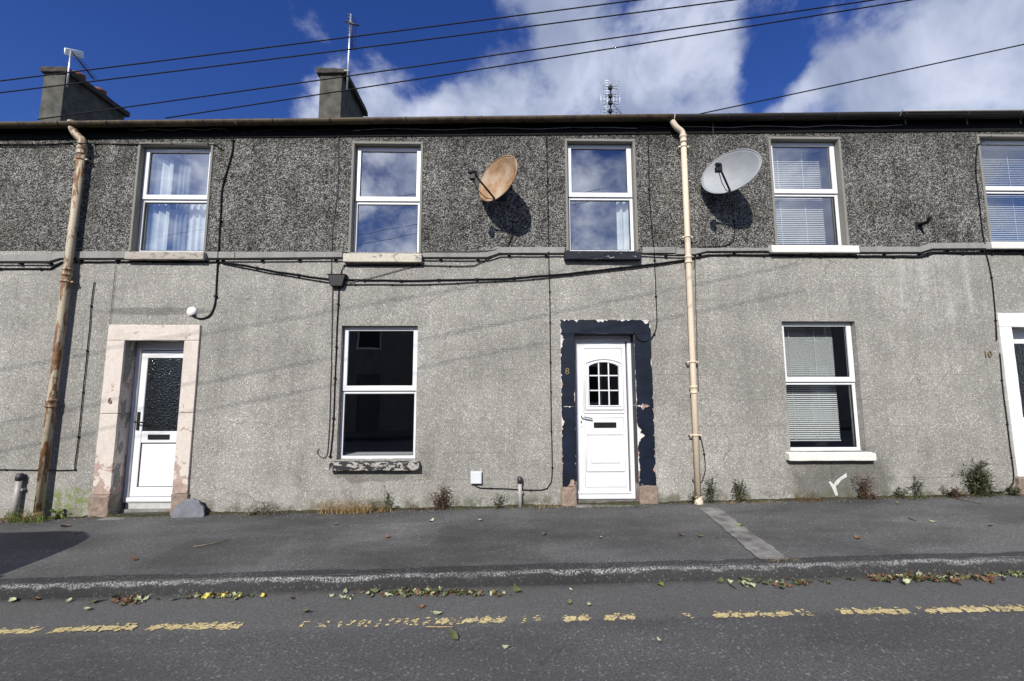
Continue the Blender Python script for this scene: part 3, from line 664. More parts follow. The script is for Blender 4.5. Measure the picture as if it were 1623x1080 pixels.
# ---------------------------------------------------------------- chimneys
def chimney(h, front, cap, ytop, yback_px):
    y0 = 3.2; a = at(front[0], 150, y0); b = at(front[1], 150, y0); zc = at(front[0], ytop, y0).z; y1 = y0 + yback_px
    st = MB().box(a.x, b.x, y0, y1, 6.2, zc).build('chimney', CHIM, h, bevel=.012, rough=.008)
    c0 = at(cap[0], 110, y0 - .05); c1 = at(cap[1], 110, y0 - .05)
    MB().box(c0.x, c1.x, y0 - .06, y1 + .06, zc - .01, zc + .105).build('cap', CAPM, st, bevel=.018, rough=.02)
    return st, (a.x + b.x) / 2, (c0.x + c1.x) / 2, zc + .10, y0, y1
st, xc, xcc, zc, y0, y1 = chimney(H6, (66, 100), (63.5, 107), 115.5, 1.5)
for yy in (y0 + .42, y0 + .95):
    MB().lathe((xcc + .05, yy, zc - .01), [(.15, 0), (.145, .03), (.12, .05), (.115, .13), (.135, .15), (.135, .19), (.10, .19), (.10, .05)], 18).build('pot', POT, st)
st2, xc2, xcc2, zc2, y02, y12 = chimney(H8, (506, 541), (501, 549), 117.5, 1.45)

# ---------------------------------------------------------------- doors
def stone_block(parent, name, x0, x1, z0, z1, mat, y0=-.03, y1=.30, bevel=.008, rough=.004):
    return MB().box(x0, x1, y0, y1, z0, z1).build(name, mat, parent, bevel=bevel, rough=rough)
def jag(x0, x1, z0, z1, amps, rng, step=.018):
    """outline of a coat of paint with a chipped edge; amps: bottom, right, top, left"""
    pts = []
    def run(p, q, nx, nz, amp):
        L = math.hypot(q[0] - p[0], q[1] - p[1]); n = max(2, int(L / step))
        for i in range(n):
            t = i / n; x = p[0] + (q[0] - p[0]) * t; z = p[1] + (q[1] - p[1]) * t
            f = min(1, t * L / .03, (1 - t) * L / .03) if n > 2 else 1
            a = amp * f * (max(0, noise.noise(Vector((x * 5, z * 5, 4))) - .12) * 2.6 * (.6 + .8 * rng.random()) + max(0, noise.noise(Vector((x * 23, z * 23, 9))) - .2) * 1.6 + .12 * rng.random())
            pts.append((x + nx * a, z + nz * a))
    run((x0, z0), (x1, z0), 0, 1, amps[0]); run((x1, z0), (x1, z1), -1, 0, amps[1]); run((x1, z1), (x0, z1), 0, -1, amps[2]); run((x0, z1), (x0, z0), 1, 0, amps[3])
    return pts
def paint_poly(pts, y0, y1):
    import mathutils.geometry as mg
    tr = mg.tessellate_polygon([[Vector((x, z, 0)) for x, z in pts]]); n = len(pts); m = MB()
    vs = [(x, y0, z) for x, z in pts] + [(x, y1, z) for x, z in pts]
    return m.add(vs, [tuple(t) for t in tr] + [(i, i + n, (i + 1) % n + n, (i + 1) % n) for i in range(n)])
def surround(house, o, outer, ylint, mat, name='door_surround', cuts=(), base=None, paint=None):
    """lintel, jamb stones and base stones round a doorway"""
    x0, x1, z0, z1 = o; xo0, xo1 = outer; s = empty_part(name, house, (x0, 0, z0)); zt = ylint; rg = random.Random(7)
    blocks = []
    blocks.append(stone_block(s, 'lintel', xo0, xo1, z1, zt, mat))
    zs = [z0 - .05] + ([base] if base else []) + list(cuts) + [z1]
    for side in (0, 1):
        a, b = ((xo0, x0) if side == 0 else (x1, xo1))
        for i in range(len(zs) - 1):
            isb = base is not None and i == 0; g = .0025; zg = .004 if side else -.006
            za, zb = zs[i] + (0 if i == 0 else g + zg), zs[i + 1] - g + (zg if i < len(zs) - 2 else 0)
            if isb: blocks.append(stone_block(s, 'base_stone', a - (.02 if side == 0 else 0), b + (.02 if side else 0), za, zb, BARE, -.045, .28, .02, .016))
            else: blocks.append(stone_block(s, 'jamb_stone', a, b, za, zb, mat))
    if paint:
        for bl, isl in [(b, b.name.startswith('lintel')) for b in blocks]:
            if bl.name.startswith('base'): continue
            bb = [Vector(v.co) + WL[bl] for v in bl.data.vertices]; xa, xb = min(v.x for v in bb), max(v.x for v in bb); za, zb = min(v.z for v in bb), max(v.z for v in bb)
            lowj = not isl and za < z0 + .9
            paint_poly(jag(xa + .001, xb - .001, za + .001, zb - .001, (.006, .02, .048, .02) if isl else ((.08, .038, .07, .034) if lowj else (.03, .010 if xb < (x0 + x1) / 2 else .02, .006, .03 if xb < (x0 + x1) / 2 else .010)), rg), -.041, -.02).build('paint_coat', paint, bl)
            # painted reveal inside the doorway
            if not isl:
                left = xb < (x0 + x1) / 2; xr_ = xb + .001 if left else xa - .001
                MB().box(min(xr_, xr_ + (.004 if left else -.004)), max(xr_, xr_ + (.004 if left else -.004)), -.02, .13, za + .02, zb - .012).build('paint_coat', paint, bl)
            else: MB().box(x0 + .003, x1 - .003, -.02, .13, za - .004, za - .0005).build('paint_coat', paint, bl)
    return s
def empty_part(name, parent, loc):
    o = bpy.data.objects.new(name, None); o.empty_display_size = .1; return link(o, parent, loc)
# number 6: glazed white door set deep in a cream surround
o = OP['D6']; x0, x1, z0, z1 = o
outer = (at(160.5, 665).x, at(308.5, 660).x)
surround(H6, o, outer, at(247, 515, -.03).z, PINK, cuts=(at(187, 655).z,), base=at(170, 783).z)
dd = .17
door = MB().ring(x0 + .002, x1 - .002, z0 + .135, z1 - .002, .055, dd, dd + .07, wb=.03, wt=.105).build('door', UPVC, H6, bevel=.004, seg=1)
MB().ring(x0 + .045, x1 - .045, z0 + .14, z1 - .09, .018, dd - .012, dd + .03).build('frame_trim', UPVC, door, bevel=.003, seg=1)
lx0, lx1, lz0, lz1 = x0 + .068, x1 - .062, z0 + .205, z1 - .118
zmid = lz0 + (lz1 - lz0) * .40
m = MB(); m.ring(lx0, lx1, lz0, lz1, .085, dd + .012, dd + .055, wb=.12, wt=.10)
m.box(lx0 + .086, lx1 - .086, dd + .013, dd + .054, zmid - .075, zmid + .075)
leaf = m.build('door_leaf', UPVC, door, bevel=.005, seg=1)
MB().box(lx0 + .08, lx1 - .08, dd + .028, dd + .04, zmid + .07, lz1 - .095).build('door_glass', DGLASS, door)
MB().box(lx0 + .08, lx1 - .08, dd + .030, dd + .042, lz0 + .115, zmid - .07).build('lower_panel', UPVC, door)
MB().ring(lx0 + .085, lx1 - .085, lz0 + .12, zmid - .075, .007, dd + .020, dd + .035).build('panel_seal', BLACK, door)
MB().box(lx0 - .02, lx1 + .02, dd - .02, dd + .02, lz0 - .055, lz0 - .004).build('weather_bar', UPVC, door, bevel=.006, seg=1)
MB().box((lx0 + lx1) / 2 - .14, (lx0 + lx1) / 2 + .14, dd + .000, dd + .012, zmid - .030, zmid + .035).build('letter_plate', BLACK, door, bevel=.006, seg=2)
hx = lx0 + .035; hz = zmid + .20
MB().box(hx - .018, hx + .018, dd - .002, dd + .012, hz - .11, hz + .13).build('handle_plate', BLACK, door, bevel=.006, seg=2)
MB().tube([(hx, dd, hz), (hx, dd - .05, hz), (hx + .03, dd - .055, hz), (hx + .13, dd - .05, hz - .006)], .010, 8).build('handle', BLACK, door)
MB().box(x0, x1, dd - .03, dd + .12, z0 - .1, z0 + .055).build('threshold', CONC, door, bevel=.008, rough=.004)
MB().box(x0 + .03, x1 - .03, dd + .01, dd + .08, z0 + .056, z0 + .133).build('door_plinth', simple('grey_board', (.42, .42, .41), .6, .12), door)
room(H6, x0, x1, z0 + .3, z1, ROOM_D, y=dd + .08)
MB().box(x0 - .02, x1 + .03, -.16, dd - .031, z0 - .1, z0 + .016).build('doorstep', CONC, H6, bevel=.012, rough=.008)
# number 8: white panelled door in a flaking navy surround
o = OP['D8']; x0, x1, z0, z1 = o
surround(H8, o, (at(889.5, 650).x, at(1034.5, 650).x), at(960, 507, -.03).z, FLAKE, cuts=(at(900, 643).z,), base=at(900, 770).z, paint=NAVY)
dd = .115
door = MB().ring(x0 + .006, x1 - .006, z0 + .055, z1 - .006, .055, dd, dd + .07, wb=.085, wt=.075).build('door', UPVC, H8, bevel=.005, seg=1)
lx0, lx1, lz0, lz1 = x0 + .064, x1 - .085, z0 + .145, z1 - .085
def arch(xa, xb, za, zb, rise, n=10):
    pts = [(xa, za), (xb, za)]
    for i in range(n + 1):
        t = i / n; pts.append((xb + (xa - xb) * t, zb - rise + rise * math.sin(math.pi * (0.0 + t)) ** .8 if 0 < t < 1 else zb - rise))
    return pts
H_ = lz1 - lz0; W_ = lx1 - lx0
wx0, wx1 = lx0 + W_ * .235, lx1 - W_ * .155; wz0, wz1 = lz0 + H_ * .565, lz0 + H_ * .855
yl0 = dd + .008
# leaf with an arched opening: outer rectangle bridged to the arch
ar = arch(wx0, wx1, wz0, wz1, .055); m = MB(); n = len(ar)
outerp = [(lx0, lz0), (lx1, lz0)] + [(lx1 + (lx0 - lx1) * i / 10, lz1) for i in range(11)]
vs = [(x, yl0, z) for x, z in outerp] + [(x, yl0, z) for x, z in ar] + [(x, yl0 + .04, z) for x, z in ar] + [(x, yl0 + .04, z) for x, z in outerp]
fs = []
for i in range(n):
    j = (i + 1) % n; fs += [(i, j, n + j, n + i), (n + i, n + j, 2 * n + j, 2 * n + i), (3 * n + j, 3 * n + i, i, j) if False else (i, 3 * n + i, 3 * n + j, j)]
leaf = m.add(vs, fs).build('door_leaf', UPVC, door)
def moulding(name, pts, r=.008, closed=True):
    p = [(x, yl0 - .001, z) for x, z in pts]
    if closed: p = p + p[:2]
    return MB().tube(p, r * 1.5, 8, caps=not closed).build(name, UPVC, door)
fx0, fx1 = lx0 + W_ * .125, lx1 - W_ * .07
moulding('moulding', [(fx0, lz0 + H_ * .515), (fx1, lz0 + H_ * .515), (fx1, lz0 + H_ * .955), (fx0, lz0 + H_ * .955)], .007)
moulding('moulding', arch(wx0 - .05, wx1 + .05, wz0 - .05, wz1 + .05, .06), .010)
moulding('moulding', arch(wx0 - .010, wx1 + .010, wz0 - .010, wz1 + .010, .055), .007)
moulding('moulding', [(fx0 + .02, lz0 + H_ * .135), (fx1 - .01, lz0 + H_ * .135), (fx1 - .01, lz0 + H_ * .375), (fx0 + .02, lz0 + H_ * .375)], .009)
moulding('moulding', [(fx0 + .08, lz0 + H_ * .19), (fx1 - .07, lz0 + H_ * .19), (fx1 - .07, lz0 + H_ * .33), (fx0 + .08, lz0 + H_ * .33)], .007)
moulding('moulding', [(fx0, lz0 + H_ * .035), (fx1, lz0 + H_ * .035), (fx1, lz0 + H_ * .485), (fx0, lz0 + H_ * .485)], .006)
MB().box(fx0 + .08, fx1 - .07, yl0 - .010, yl0 + .002, lz0 + H_ * .192, lz0 + H_ * .328).build('raised_panel', UPVC, door, bevel=.006, seg=2)
# nine panes and their glazing bars
gw = (wx1 - wx0) / 3; gh = (wz1 - .055 - wz0) / 2.62
def ztop_arch(x): 
    t = min(max((x - wx0) / (wx1 - wx0), 0), 1); return wz1 - .055 + .055 * max(0, math.sin(math.pi * t)) ** .8
for i in range(3):
    for j in range(3):
        xa, xb = wx0 + gw * i, wx0 + gw * (i + 1); za = wz0 + gh * j; zb = wz0 + gh * (j + 1)
        if j < 2: poly = [(xa, za), (xb, za), (xb, zb), (xa, zb)]
        else: poly = [(xa, za), (xb, za)] + [(xb + (xa - xb) * k / 5, ztop_arch(xb + (xa - xb) * k / 5)) for k in range(6)]
        MB().prism(poly, yl0 + .012, yl0 + .018).build('pane', DGLASS if False else GLASS, leaf)
for i in (1, 2): MB().box(wx0 + gw * i - .008, wx0 + gw * i + .008, yl0 + .001, yl0 + .011, wz0 + .001, ztop_arch(wx0 + gw * i) - .001).build('glazing_bar', UPVC, leaf)
for j in (1, 2):
    for i in range(3): MB().box(wx0 + gw * i + .0085, wx0 + gw * (i + 1) - .0085, yl0 + .001, yl0 + .011, wz0 + gh * j - .008, wz0 + gh * j + .008).build('glazing_bar', UPVC, leaf)
lp = at(952, 678, dd); rp = at(974, 678, dd)
zl = lz0 + H_ * .435
MB().box((wx0 + wx1) / 2 - .15, (wx0 + wx1) / 2 + .15, yl0 - .012, yl0, zl - .035, zl + .035).build('letter_plate', BLACK, door, bevel=.008, seg=2)
hx = lx0 + .035; hz = lz0 + H_ * .475
MB().box(hx - .015, hx + .015, yl0 - .010, yl0, hz - .10, hz + .09).build('handle_plate', WHITEP, door, bevel=.005, seg=2)
MB().tube([(hx, yl0, hz + .04), (hx, yl0 - .045, hz + .04), (hx + .03, yl0 - .05, hz + .03), (hx + .14, yl0 - .045, hz + .01)], .010, 8).build('handle', ALU, door)
MB().box(hx - .006, hx + .006, yl0 - .013, yl0 - .010, hz - .06, hz - .02).build('keyhole', BLACK, door)
MB().box(lx0 - .03, lx1 + .02, dd - .012, dd + .016, lz0 - .022, lz0 - .001).build('weather_bar', UPVC, door, bevel=.005, seg=1)
MB().box(x0, x1, dd - .05, dd + .1, z0 - .1, z0 + .05).build('threshold', simple('grimy_cement', (.10, .098, .088), .9, .4, 14, bump=.6), door, bevel=.008, rough=.005)
MB().box(x0 - .03, x1 + .0, -.12, dd - .051, z0 - .1, z0 + .022).build('doorstep', CONC, H8, bevel=.012, rough=.008)
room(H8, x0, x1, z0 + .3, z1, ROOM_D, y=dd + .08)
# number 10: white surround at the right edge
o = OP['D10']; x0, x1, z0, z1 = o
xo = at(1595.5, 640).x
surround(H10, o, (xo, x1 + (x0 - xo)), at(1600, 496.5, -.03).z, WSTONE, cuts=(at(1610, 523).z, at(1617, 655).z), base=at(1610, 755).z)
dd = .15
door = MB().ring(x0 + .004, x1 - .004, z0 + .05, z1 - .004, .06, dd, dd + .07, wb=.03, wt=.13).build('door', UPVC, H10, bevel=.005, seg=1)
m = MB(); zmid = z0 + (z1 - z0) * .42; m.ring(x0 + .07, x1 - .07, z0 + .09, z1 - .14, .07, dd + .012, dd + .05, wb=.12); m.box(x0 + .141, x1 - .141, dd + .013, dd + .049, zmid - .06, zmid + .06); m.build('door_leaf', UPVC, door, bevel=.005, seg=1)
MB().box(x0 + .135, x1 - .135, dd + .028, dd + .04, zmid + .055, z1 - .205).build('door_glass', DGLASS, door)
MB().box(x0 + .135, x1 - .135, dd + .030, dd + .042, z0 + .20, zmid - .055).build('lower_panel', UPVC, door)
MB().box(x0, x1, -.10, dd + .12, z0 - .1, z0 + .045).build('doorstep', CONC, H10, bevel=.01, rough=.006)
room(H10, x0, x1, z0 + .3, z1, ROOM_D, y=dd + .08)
# house numbers
def numeral(house, txt, px, py, h, y, mat, rot=0.0):
    cu = bpy.data.curves.new('t', 'FONT'); cu.body = txt; cu.size = h / .70; cu.extrude = .003; cu.align_x = 'CENTER'; cu.align_y = 'CENTER'
    ob = bpy.data.objects.new('t', cu); COL.objects.link(ob); dg = bpy.context.evaluated_depsgraph_get(); dg.update()
    me = bpy.data.meshes.new_from_object(ob.evaluated_get(dg)); bpy.data.objects.remove(ob)
    p = at(px, py, y); me.transform(Matrix.Translation((0, 0, 0)) @ Matrix.Rotation(math.radians(90), 4, 'X') @ Matrix.Rotation(rot, 4, 'Z'))
    me.materials.clear(); me.materials.append(mat)
    o2 = bpy.data.objects.new('house_number', me); link(o2, house, p); return o2
numeral(H6, '6', 174, 636, .075, -.036, INK, .15)
numeral(H8, '8', 899, 589, .082, -.048, BRASS)
numeral(H10, '10', 1566, 562, .085, -.012, BRASS)

# ---------------------------------------------------------------- downpipes
def downpipe(pts, base, r, mat, collars, brackets, lab):
    P = [at(x, y, p) for x, y, p in pts]; b = at(base[0], base[1], -.085); t = empty('downpipe', (b.x, b.y, pave_z(b.x, b.y)), lab, 'downpipe')
    top = P[-1]; end = Vector((top.x + (b.x - top.x), top.y, pave_z(b.x, b.y) + .03))
    # smooth swan neck
    S = []
    for i in range(len(P) - 1):
        p0, p1, p2, p3 = P[max(i - 1, 0)], P[i], P[i + 1], P[min(i + 2, len(P) - 1)]
        for k in range(5):
            u = k / 5; S.append(.5 * ((2 * p1) + (p2 - p0) * u + (2 * p0 - 5 * p1 + 4 * p2 - p3) * u * u + (3 * p1 - p0 - 3 * p2 + p3) * u ** 3))
    MB().tube(S + [P[-1], P[-1] - Vector((0, 0, .06))], r, 14).build('swan_neck', mat, t)
    pipe = MB().tube([P[-1] + Vector((0, 0, .0)), top.lerp(end, .33), top.lerp(end, .66), end], r * .96, 14).build('pipe', mat, t)
    def on(py):
        lo, hi = 0., 1.
        for _ in range(30):
            mid = (lo + hi) / 2; q = top.lerp(end, mid); dq = CROT.transposed() @ (q - CAM); yy = CY - F * dq.y / -dq.z
            if yy < py: lo = mid
            else: hi = mid
        return top.lerp(end, lo)
    for py in collars:
        q = on(py); MB().lathe(q - Vector((0, 0, .05)), [(r * 1.0, 0), (r * 1.22, .004), (r * 1.22, .018), (r * 1.12, .025), (r * 1.12, .075), (r * 1.28, .08), (r * 1.28, .1), (r, .104)], 14).build('collar', mat, t)
    for py in brackets:
        q = on(py); m = MB(); m.lathe(q - Vector((0, 0, .01)), [(r, 0), (r * 1.15, .001), (r * 1.15, .022), (r, .023)], 14)
        m.box(q.x - r * 1.9, q.x + r * 1.9, q.y - .006, q.y + .006, q.z - .008, q.z + .010)
        m.box(q.x - r * 1.8, q.x - r * 1.4, q.y, .0, q.z - .006, q.z + .008); m.box(q.x + r * 1.4, q.x + r * 1.8, q.y, .0, q.z - .006, q.z + .008)
        m.build('bracket', mat, t)
    MB().lathe((end.x, end.y, pave_z(b.x, b.y) - .05), [(r * 1.4, 0), (r * 1.4, .09), (r * 1.2, .1), (r * 1.2, .14), (r, .145)], 14).build('shoe', mat, t)
    return t
downpipe([(114, 193, -.105), (116, 205, -.105), (123, 216, -.095), (131, 224, -.085), (130.5, 236, -.085)], (62, 800), .048, PIPE_L, (240, 432, 640), (253, 447), 'rusty cream iron downpipe at the far left by the cream doorway')
downpipe([(1065, 184, -.105), (1066, 193, -.105), (1072, 202, -.095), (1081, 210, -.08), (1083, 221, -.08)], (1107, 790), .040, PIPE_R, (221, 412, 618), (233, 376, 574, 690), 'cream painted iron downpipe beside the navy door surround')

# ---------------------------------------------------------------- cables on the facade
def cable(pts, r=.006, p=-.014, mat=CABLE, lab=None, smooth=True, parent=None, name='cable', clip=.42):
    P = [at(q[0], q[1], q[2] if len(q) > 2 else p) for q in pts]
    S = []
    for i in range(len(P) - 1):
        p0, p1, p2, p3 = P[max(i - 1, 0)], P[i], P[i + 1], P[min(i + 2, len(P) - 1)]; L = (p2 - p1).length
        n = max(2, min(14, int(L / .12)))
        for k in range(n):
            u = k / n; a = (p1 + (p2 - p1) * u) if L > .8 or not smooth else .5 * ((2 * p1) + (p2 - p0) * u + (2 * p0 - 5 * p1 + 4 * p2 - p3) * u * u + (3 * p1 - p0 - 3 * p2 + p3) * u ** 3)
            j = noise.noise(Vector((a.x * 4, a.z * 4, r * 900))) * .006
            S.append(Vector((a.x + j * (abs(p2.z - p1.z) > abs(p2.x - p1.x)), a.y, a.z + j * (abs(p2.z - p1.z) <= abs(p2.x - p1.x)))))
    S.append(P[-1])
    ob = MB().tube(S, r, 6).build(name, mat, parent, label=lab, cat='cable' if lab else None, group='cables on the facade' if lab else None)
    if mat is CABLE and r >= .006:
        acc = .2; rg = random.Random(len(S))
        for q0, q1 in zip(S, S[1:]):
            acc += (q1 - q0).length
            if acc > clip and q1.y > -.045:
                acc = rg.uniform(-.06, .06); w = r * 1.9
                MB().box(q1.x - w, q1.x + w, q1.y - r * 1.5, 0, q1.z - w * .7, q1.z + w * .7).build('clip', CABLE, ob, bevel=.002, seg=1)
    return ob
B_ = -.034
cable([(-330, 417, B_), (0, 417, B_), (78, 417, B_), (97, 411.5, B_), (200, 411.5, B_), (320, 412, B_), (430, 411.5, B_), (545, 410.5, B_), (668, 410, B_), (772, 410.5, B_), (792, 404, B_), (895, 403.5, B_), (1020, 403.5, B_), (1074, 405.5, B_), (1100, 405, B_), (1120, 400.5, B_), (1225, 400, B_), (1362, 402, B_), (1459, 402, B_), (1477, 396.5, B_), (1573, 396, B_), (1800, 396, B_)], .010, smooth=False, lab='thick black cable running along under the cement band across all three houses')
cable([(-330, 426), (0, 426), (80, 426), (98, 415.5), (200, 415), (345, 415.5), (390, 421), (440, 431), (522, 443), (548, 443.5), (650, 445), (800, 442), (900, 434), (1040, 418.5), (1090, 411.5), (1126, 404.5), (1225, 405), (1300, 406.5), (1461, 407.5), (1480, 401), (1573, 402), (1800, 402)], .010, smooth=False, lab='lower black cable sagging past the junction box and following the band')
cable([(352, 418), (430, 433), (522, 448), (548, 451.5), (680, 451), (830, 444.5), (950, 432), (1040, 421), (1088, 414)], .006, smooth=False, lab='thin black cable sagging just below the lower band cable')
cable([(346, 206, -.06), (360, 208, -.05), (368, 214), (369, 235), (360, 270), (352, 300), (349, 350), (345, 415), (342, 470), (338, 490), (330, 502), (316, 505), (308, 501), (303, 496, -.03)], .010, lab='black cable dropping from the eaves to the white cap over the cream doorway')
cable([(536, 214), (536, 280), (533, 320), (527, 360), (525.5, 400), (525, 438)], .0045, mat=CABLE_B, lab='thin brown cable dropping from the eaves to the black junction box')
cable([(537, 455), (534, 520), (531, 600), (527, 690), (523, 724)], .008, lab='black cable running down from the junction box beside the ground window')
cable([(527, 455), (526, 520), (524.5, 600), (521, 690), (519, 719), (512, 726), (503, 719), (505, 711)], .005, mat=CABLE_B, lab='thin cable with a curled loose end left of the black flaking sill')
cable([(866, 206), (868, 300), (869.5, 400), (871.5, 480), (872.5, 590), (874, 700), (874.5, 755), (870, 770), (858, 777), (800, 775), (762, 774), (752, 769)], .006, lab='black cable dropping from the eaves to the pale meter box')
cable([(1027, 210), (1029, 300), (1033, 360), (1037, 400), (1040, 470), (1041, 510), (1037, 530), (1025, 541, -.045), (1013, 539, -.05), (1004, 526, -.05)], .007, lab='black cable looping into the top corner of the navy door surround')
cable([(1130, 182, -.12), (1130, 215, -.03), (1129, 262), (1126, 320), (1112, 380), (1104, 400), (1102, 430), (1105, 560), (1107, 620)], .0055, mat=CABLE_B, lab='thin cable passing behind the grey dish and down the cream pipe')
cable([(1160, 318, -.05), (1163, 350), (1164, 374), (1156, 388), (1130, 391), (1108, 394), (1101, 404), (1100, 425)], .006, lab='black cable looping from the grey dish to the cream pipe')
cable([(1109, 690), (1116, 720), (1118, 745), (1112, 764), (1102, 766), (1097, 760)], .006, lab='black cable curling round the foot of the cream pipe')
cable([(812, 348), (812.5, 372), (805, 390), (794, 401), (776, 409), (757, 419), (742, 422), (672, 421), (560, 421), (545, 422), (541, 430), (540, 438)], .006, lab='black cable from the tan dish to the junction box along the sill')
cable([(809, 360), (808, 382), (790, 393), (770, 398, -.03), (676, 399, -.03), (671, 403), (668, 418), (640, 426), (600, 437), (552, 449)], .005, mat=CABLE_B, lab='thin reddish cable from the tan dish to the junction box')
cable([(1572, 216), (1556, 226), (1549, 235), (1547, 270), (1551, 310), (1558, 370), (1563, 400), (1572, 440), (1577, 490), (1580, 540, -.02)], .006, lab='black cable running down beside the rightmost upper window')
cable([(1585, 560, -.012), (1590, 620, -.012), (1599, 690, -.012), (1607, 755, -.012), (1602, 772), (1590, 780), (1572, 779), (1558, 773)], .006, lab='black cable down the white surround, looping over the big weed')
cable([(150, 447), (147, 460), (140, 540), (128, 655), (119, 735), (113, 745), (60, 745), (-60, 745)], .006, lab='thin black cable between the rusty pipe and cream doorway')
cable([(183, 420), (177, 480), (173, 520)], .003, mat=CABLE_B, lab='hair thin cable above the left corner of the cream lintel')
cable([(-300, 228), (0, 229), (70, 229), (112, 227), (125, 227, -.14), (138, 228, -.14), (150, 228), (215, 229), (330, 228.5), (345, 233), (354, 238)], .007, lab='black cable over the leftmost upper window, crossing the rusty pipe')
cable([(-300, 232), (0, 232), (75, 232), (110, 230)], .005, lab='second thin cable left of the rusty pipe under the eaves')
for k, (xa, xb, dy) in enumerate(((205, 360, 206), (400, 640, 207), (560, 1010, 206), (880, 1075, 203), (1080, 1430, 202))):
    pts = []; n = 9
    for i in range(n + 1):
        t = i / n; x = xa + (xb - xa) * t; pts.append((x, dy - 8 * t * (xb - xa) / 1000 + 1.5 * math.sin(i * 2.1 + k) - .006 * (x - 600) * 0, -.03))
    cable(pts, .0035, mat=CABLE_W if k % 2 == 0 else CABLE_B, lab=['pale wire under the gutter above the leftmost window', 'brown wire under the gutter near the second chimney', 'pale wire twisted under the gutter along the middle house', 'brown wire under the gutter by the cream pipe', 'pale wire under the dark gutter of the right house'][k])

# junction box, caps, meter box, brackets
c = at(534, 445.5, -.05); t = empty('junction_box', (c.x, 0, c.z - .08), 'black junction box on the wall where the sagging cables meet', 'junction box')
w0, w1, hh = .115, .075, .075
m = MB(); vs = [(c.x + sx * w, y, c.z + sz) for y in (-.075, 0) for sx, w, sz in ((-1, w1, -hh), (1, w1, -hh), (1, w0, hh), (-1, w0, hh))]
m.add(vs, [(0, 1, 2, 3), (7, 6, 5, 4), (0, 4, 5, 1), (1, 5, 6, 2), (2, 6, 7, 3), (3, 7, 4, 0)]).build('body', BLACK, t, bevel=.008)
MB().box(c.x - .125, c.x + .125, -.085, 0, c.z + hh + .001, c.z + hh + .014).build('lid', BLACK, t, bevel=.004, seg=1)
c = at(303, 494, -.02); MB().lathe((0, 0, 0), [(.045, 0), (.06, .012), (.055, .03), (.03, .045), (.012, .05)], 14)
m = MB(); m.lathe((0, 0, 0), [(.066, 0), (.062, .018), (.045, .034), (.02, .042)], 14); m.v = [(c.x + v[0], -v[2], c.z + v[1]) for v in m.v]
m.build('entry_cap', WHITEP, None, rough=.004, bevel=.002, label='round white cable entry cap above the cream doorway', cat='cable cap')
a = at(746, 748, -.05); b = at(763.5, 767.5, -.05); t = empty('meter_box', ((a.x + b.x) / 2, 0, b.z), 'small pale grey meter box low on the wall left of the navy door', 'meter box')
MB().box(a.x, b.x, -.045, 0, b.z, a.z).build('case', METER, t, bevel=.006); MB().box(a.x + .006, b.x - .006, -.054, -.046, b.z + .006, a.z - .006).build('lid', METER, t, bevel=.004)
def riser(px, ptop, pbot, r, lab, lean=0):
    a = at(px, ptop, -.05); b = at(px + lean, pbot, -.05); z = pave_z(b.x, b.y); t = empty('riser_pipe', (b.x, b.y, z), lab, 'pipe')
    MB().tube([(b.x, b.y, z - .03), (a.x, a.y, a.z - .06)], r, 12).build('pipe', GREYP, t)
    MB().lathe((a.x, a.y, a.z - .075), [(r, 0), (r * 1.3, .004), (r * 1.3, .06), (r * 1.05, .07), (r * .9, .085)], 12).build('cap', DARKMETAL, t)
    MB().box(a.x - r * 1.5, a.x + r * 1.5, -.052, 0, a.z - .20, a.z - .175).build('clip', GREYP, t)
riser(32, 752, 815, .033, 'short grey capped pipe standing by the wall at the left edge', -9)
riser(824, 757, 804, .026, 'slim grey capped pipe by the wall under the meter box cable', 1)
a = at(1458, 357, -.02); t = empty('wall_bracket', (a.x, 0, a.z - .06), 'black leftover bracket on the pebbledash between the right windows', 'bracket')
MB().box(a.x - .05, a.x + .05, -.012, .004, a.z - .05, a.z + .05).build('plate', BLACK, t, bevel=.003, seg=1)
b = at(1475, 343, -.20); MB().tube([(a.x, -.01, a.z), (a.x + .01, -.12, a.z + .005), b], .022, 10).build('arm', BLACK, t)

